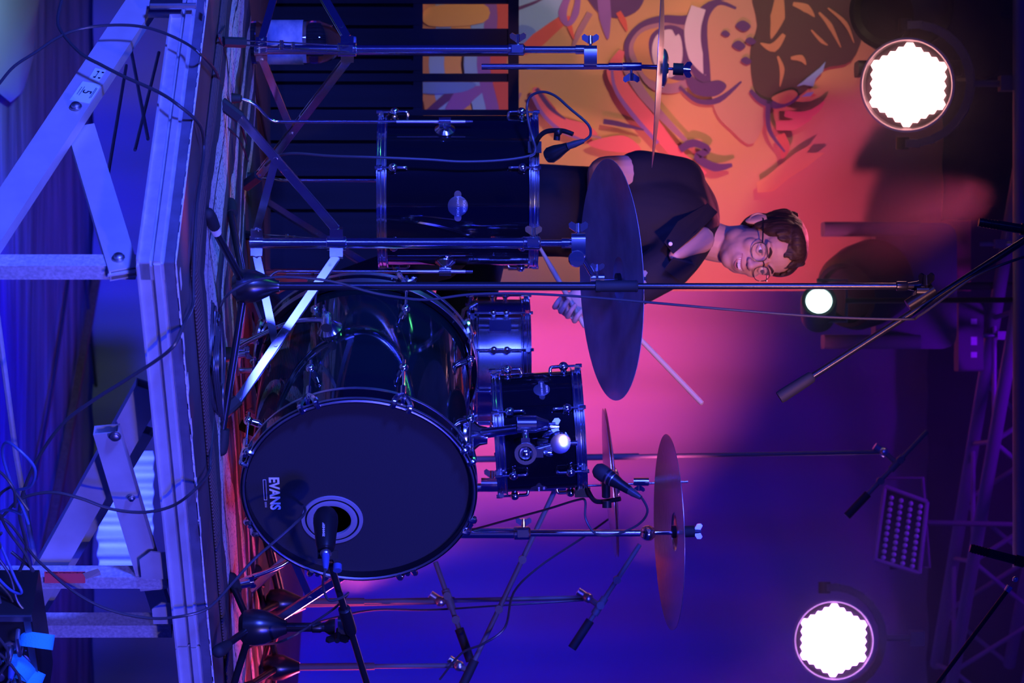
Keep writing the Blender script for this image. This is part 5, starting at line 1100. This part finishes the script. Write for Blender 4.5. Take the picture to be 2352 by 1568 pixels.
def hand(w, d, pn_, curl, flip=1):
    "palm, four fingers of different lengths and a thumb from the palm's side"
    d = V(d).normalized(); pn_ = V(pn_); pn_ = (pn_ - d * pn_.dot(d)).normalized(); a = d.cross(pn_) * flip
    R_ = Matrix((a, pn_, d)).transposed(); body.ball(V(w) + d * .048, (.041, .018, .05), 14, R_)
    for i, (o, ln) in enumerate(((-.034, .072), (-.011, .08), (.012, .075), (.034, .06))):
        b_ = V(w) + d * .085 + a * o; j1 = b_ + d * ln * .36 + pn_ * ln * .28 * curl; j2 = j1 + d * ln * .02 + pn_ * ln * .36 * curl; j3 = j2 - d * ln * .26 + pn_ * ln * .1 * curl
        limb(body, [b_ - d * .02, j1, j2, j3], [.0088, .0085, .0082, .0072], 8, 3)
    t0 = V(w) + d * .03 + a * -.036; limb(body, [t0, t0 - a * .018 + d * .025 + pn_ * .015, t0 + d * .052 + pn_ * .034], [.012, .0105, .0085], 8, 3)
hand(wrR, (.9, -.25, .1), (.1, -.1, -1), 1.0); hand(wrL, (.45, -.5, -.35), (-.5, -.5, .3), 1.0)
fuse(body, 'body', 'skin', dr_, .0034, 7)
# clothes
shirt = MB()
limb(shirt, [P(1588, 520, 8.31), P(1560, 512, 8.3), chest, belly, P(1180, 482, 8.42)], [.085, .12, .142, .136, .142], 24)
limb(shirt, [shR + V((.0, 0, -.005)), P(1572, 520, 8.3), shL], [.074, .1, .07], 20)
limb(shirt, [shR, (shR + elR) / 2 + V((-.01, 0, .0)), shR + (elR - shR) * .58 + V((-.008, 0, 0))], [.075, .073, .072], 18); limb(shirt, [shL, shL + (elL - shL) * .55], [.07, .066], 18)
limb(shirt, [P(1612, 500, 8.33), P(1600, 470, 8.34), shR], [.055, .062, .066], 14)
fuse(shirt, 'shirt', 'shirt', dr_, .007, 6)
col_ = MB()
def flap(pts, th=.006):
    q = [P(*p) for p in pts]; n_ = (q[1] - q[0]).cross(q[2] - q[0]).normalized(); n_ = n_ if n_.y < 0 else -n_; m_ = len(q); col_.add(q + [p + n_ * th for p in q], [tuple(range(m_)), tuple(range(2 * m_ - 1, m_ - 1, -1))] + [(i, (i + 1) % m_, m_ + (i + 1) % m_, m_ + i) for i in range(m_)])
flap([(1648, 488, 8.25), (1600, 537, 8.12), (1546, 583, 8.055), (1528, 560, 8.06), (1560, 512, 8.12), (1628, 470, 8.24)])
flap([(1630, 478, 8.31), (1645, 486, 8.27), (1640, 520, 8.33), (1622, 500, 8.36)])
flap([(1546, 591, 8.05), (1592, 602, 8.09), (1600, 612, 8.14), (1560, 640, 8.11), (1528, 614, 8.055)])
col_.build('collar', 'shirt', dr_)
mb = MB(); mb.lathe([(.001, 0), (.006, 0), (.005, .002), (.001, .002)], P(1540, 560, 8.045), (0, -1, 0), 12); mb.build('button', 'white_print', dr_)
jeans = MB(); knR, knL = V((-.24, 8.1, 1.56)), V((.36, 8.38, 1.54)); fR, fL = V((-.1, 8.0, 1.13)), V((.425, 8.55, 1.16))
limb(jeans, [hip + UP * .06, hip - UP * .02], [.15, .155], 20); limb(jeans, [hip + V((-.08, 0, -.02)), (hip + knR) / 2 + V((-.03, 0, 0)), knR], [.1, .09, .068], 16); limb(jeans, [knR, (knR + fR) / 2, fR], [.066, .058, .045], 16)
limb(jeans, [hip + V((.09, 0, -.02)), (hip + knL) / 2, knL], [.1, .088, .068], 16); limb(jeans, [knL, (knL + fL) / 2, fL], [.066, .058, .045], 16)
fuse(jeans, 'trousers', 'jeans', dr_, .01, 5)
for f_, dd in ((fR, V((.15, -1, 0))), (fL, V((.02, -1, 0)))):
    dd.normalize(); sh = MB(); limb(sh, [f_ + V((0, .03, -.045)), f_ + dd * .09 + V((0, 0, -.048)), f_ + dd * .18 + V((0, 0, -.055))], [.04, .042, .034], 12); fuse(sh, 'shoe', 'rubber', dr_, .008, 2)
hair = MB(); Eh = lambda c, r: hair.ball(H(*c), rad3(*r), 20, HR)
Eh((0, -.026, .052), (.082, .098, .08)); Eh((0, -.06, .0), (.068, .06, .065)); Eh((-.01, .028, .098), (.062, .055, .032)); Eh((-.062, .012, .05), (.022, .045, .045)); Eh((.062, .012, .05), (.022, .045, .045)); Eh((-.072, .008, .014), (.01, .022, .03)); Eh((.072, .008, .014), (.01, .022, .03))
rn = random.Random(4)
for i in range(13):
    s0 = -.062 + .0095 * i; t = rn.uniform(-.01, .01); l0 = .105 - abs(s0) * .35; limb(hair, [H(s0, .03, .112 - abs(s0) * .5), H(s0 + t * .3, .07 - abs(s0) * .35, .1 - abs(s0) * .5), H(s0 + t, .092 - abs(s0) * .5, .072 + rn.uniform(-.012, .008) - abs(s0) * .25)], [.014, .011, .0045], 8, 4)
for i in range(22):
    a = rn.uniform(-2.8, 2.8); z0_ = rn.uniform(.02, .11); rr2 = math.sqrt(max(.02, 1 - ((z0_ - .05) / .082) ** 2)); s0, f0_ = math.sin(a) * .084 * rr2, -.026 - math.cos(a) * .1 * rr2
    if f0_ > .03: continue
    limb(hair, [H(s0 * .88, f0_ * .88, z0_ + .012), H(s0 * .95, f0_ * .95, z0_), H(s0 * .97, f0_ * .97, z0_ - .03)], [.012, .01, .004], 6, 3)
fuse(hair, 'hair', 'hair', dr_, .0042, 1)
for s in (-1, 1):
    mb = MB(); mb.ball(H(s * .0315, .0722, -.001), .0118 * HS, 18); ey = mb.build('eyeball', 'eye_white', dr_)
    mb = MB(); mb.lathe([(.001, .0112), (.0034, .0113), (.0058, .0106), (.006, .0098)], H(s * .0315, .075, -.001), fw + sd_ * .1, 16); mb.build('iris', 'iris', ey)
    mb = MB(); limb(mb, [H(s * .014, .094, .02), H(s * .03, .092, .027), H(s * .047, .079, .021)], [.0026, .004, .002], 8); mb.build('eyebrow', 'hair', dr_)
    mb = MB(); limb(mb, [H(s * .0175, .082, .003), H(s * .0315, .0855, .0075), H(s * .045, .077, .002)], [.0025, .0048, .0025], 8); mb.build('eyelid', 'skin', dr_)
    mb = MB(); limb(mb, [H(s * .0175, .081, -.005), H(s * .0315, .0845, -.0105), H(s * .045, .076, -.005)], [.002, .0042, .002], 8); mb.build('eyelid', 'skin', dr_)
    mb = MB(); mb.tube(spline([H(s * .084, -.022, .014), H(s * .0875, -.03, .0), H(s * .085, -.024, -.018), H(s * .083, -.008, -.026)], 4), .003, 6); mb.build('ear_rim', 'skin', dr_)
mo = MB(); ms_ = []
def mc(t): return -.064 + .012 * t * t
def mf(t): return .098 - .016 * t * t
n_ = 12
up_ = [H(.027 * t, mf(t), mc(t) + .0055 * (1 - t * t)) for t in [-1 + 2 * i / n_ for i in range(n_ + 1)]]; lo_ = [H(.027 * t, mf(t), mc(t) - .0085 * (1 - t * t)) for t in [-1 + 2 * i / n_ for i in range(n_ + 1)]]
mo.add(up_ + lo_ + [p - fw * .006 for p in up_ + lo_], [(i, i + 1, n_ + 2 + i, n_ + 1 + i) for i in range(n_)]); mo.build('mouth', 'mouth_dark', dr_)
for i in range(8):
    t = -.7 + 1.4 * (i + .5) / 8; mb = MB(); mb.rbox(H(.027 * t, mf(t) + .0012, mc(t) + .0012 * (1 - t * t)), (.0046, .0022, .0088 * (1 - .5 * t * t)), .001, HR); mb.build('tooth', 'tooth', dr_)
for (pp, nm) in ((up_, 1), (lo_, -1)):
    mb = MB(); mb.tube([p + fw * .0006 + uu_ * .0014 * nm for p in pp], [.0012 + .0018 * math.sin(PI * i / n_) for i in range(n_ + 1)], 8); mb.build('lip', 'lip', dr_)
gl = thing('glasses', 'thin rimmed glasses worn by the drummer', 'glasses', H(0, .1, -.01))
for s in (-1, 1):
    ct = V((s * .034, .101, -.004)); n_ = 28; pts = []
    for i in range(n_):
        a = 2 * PI * i / n_; x_ = .0255 * math.copysign(abs(math.cos(a)) ** .8, math.cos(a)); z_ = .0215 * math.copysign(abs(math.sin(a)) ** .8, math.sin(a)); pts.append(H(ct.x + x_, ct.y - .012 * (x_ * s + .0255) / .05 , ct.z + z_))
    mb = MB(); mb.tube(pts, .0012, 8, closed=True); mb.build('rim', 'black_metal', gl)
    mb = MB(); mb.add(pts + [p - fw * .001 for p in pts], [tuple(range(n_)), tuple(range(2 * n_ - 1, n_ - 1, -1))]); mb.build('lens', 'glass', gl)
    mb = MB(); mb.tube([H(s * .0595, .088, .006), H(s * .072, .07, .008), H(s * .083, -.005, .012), H(s * .083, -.03, -.002)], .0022, 8); mb.build('temple_arm', 'black_metal', gl)
mb = MB(); mb.tube(spline([H(-.0095, .1, .002), H(0, .104, .006), H(.0095, .1, .002)], 4), .0014, 8); mb.build('bridge', 'black_metal', gl)
def stick(label, a, b_):
    a, b_ = V(a), V(b_); L_ = (b_ - a).length; mb = MB(); mb.lathe([(.003, 0), (.007, .003), (.0075, .01), (.0075, L_ * .7), (.0045, L_ * .95), (.004, L_ * .965), (.006, L_ * .985), (.003, L_)], a, b_ - a, 12); tag(mb.build('drumstick', 'stick_wood'), label, 'drumstick', None)
stick('wooden drumstick raised past the edge of the ride cymbal', P(1614, 928, 7.86), P(1372, 676, 7.98))
stick('wooden drumstick held low in the hand behind the snare', P(1345, 752, 7.9), P(1235, 560, 7.95))

# ------------------------------------------------------------------ haze
hz = MB(); hz.box((0, 10.6, 3.1), (11.8, 3.3, 4.1)); m = bpy.data.materials.new('haze'); m.use_nodes = True; nt = m.node_tree; nt.nodes.clear(); MATS['haze'] = m
out = nt.nodes.new('ShaderNodeOutputMaterial'); vs_ = nt.nodes.new('ShaderNodeVolumeScatter'); vs_.inputs['Density'].default_value = .1; vs_.inputs['Anisotropy'].default_value = .2; nt.links.new(vs_.outputs[0], out.inputs['Volume'])
hzo = hz.build('haze', 'haze'); hzo['kind'] = 'stuff'; tag(hzo, 'thin drifting stage haze filling the space behind the kit', 'haze')

for o in bpy.data.objects:
    if '_o' in o.keys(): del o['_o']
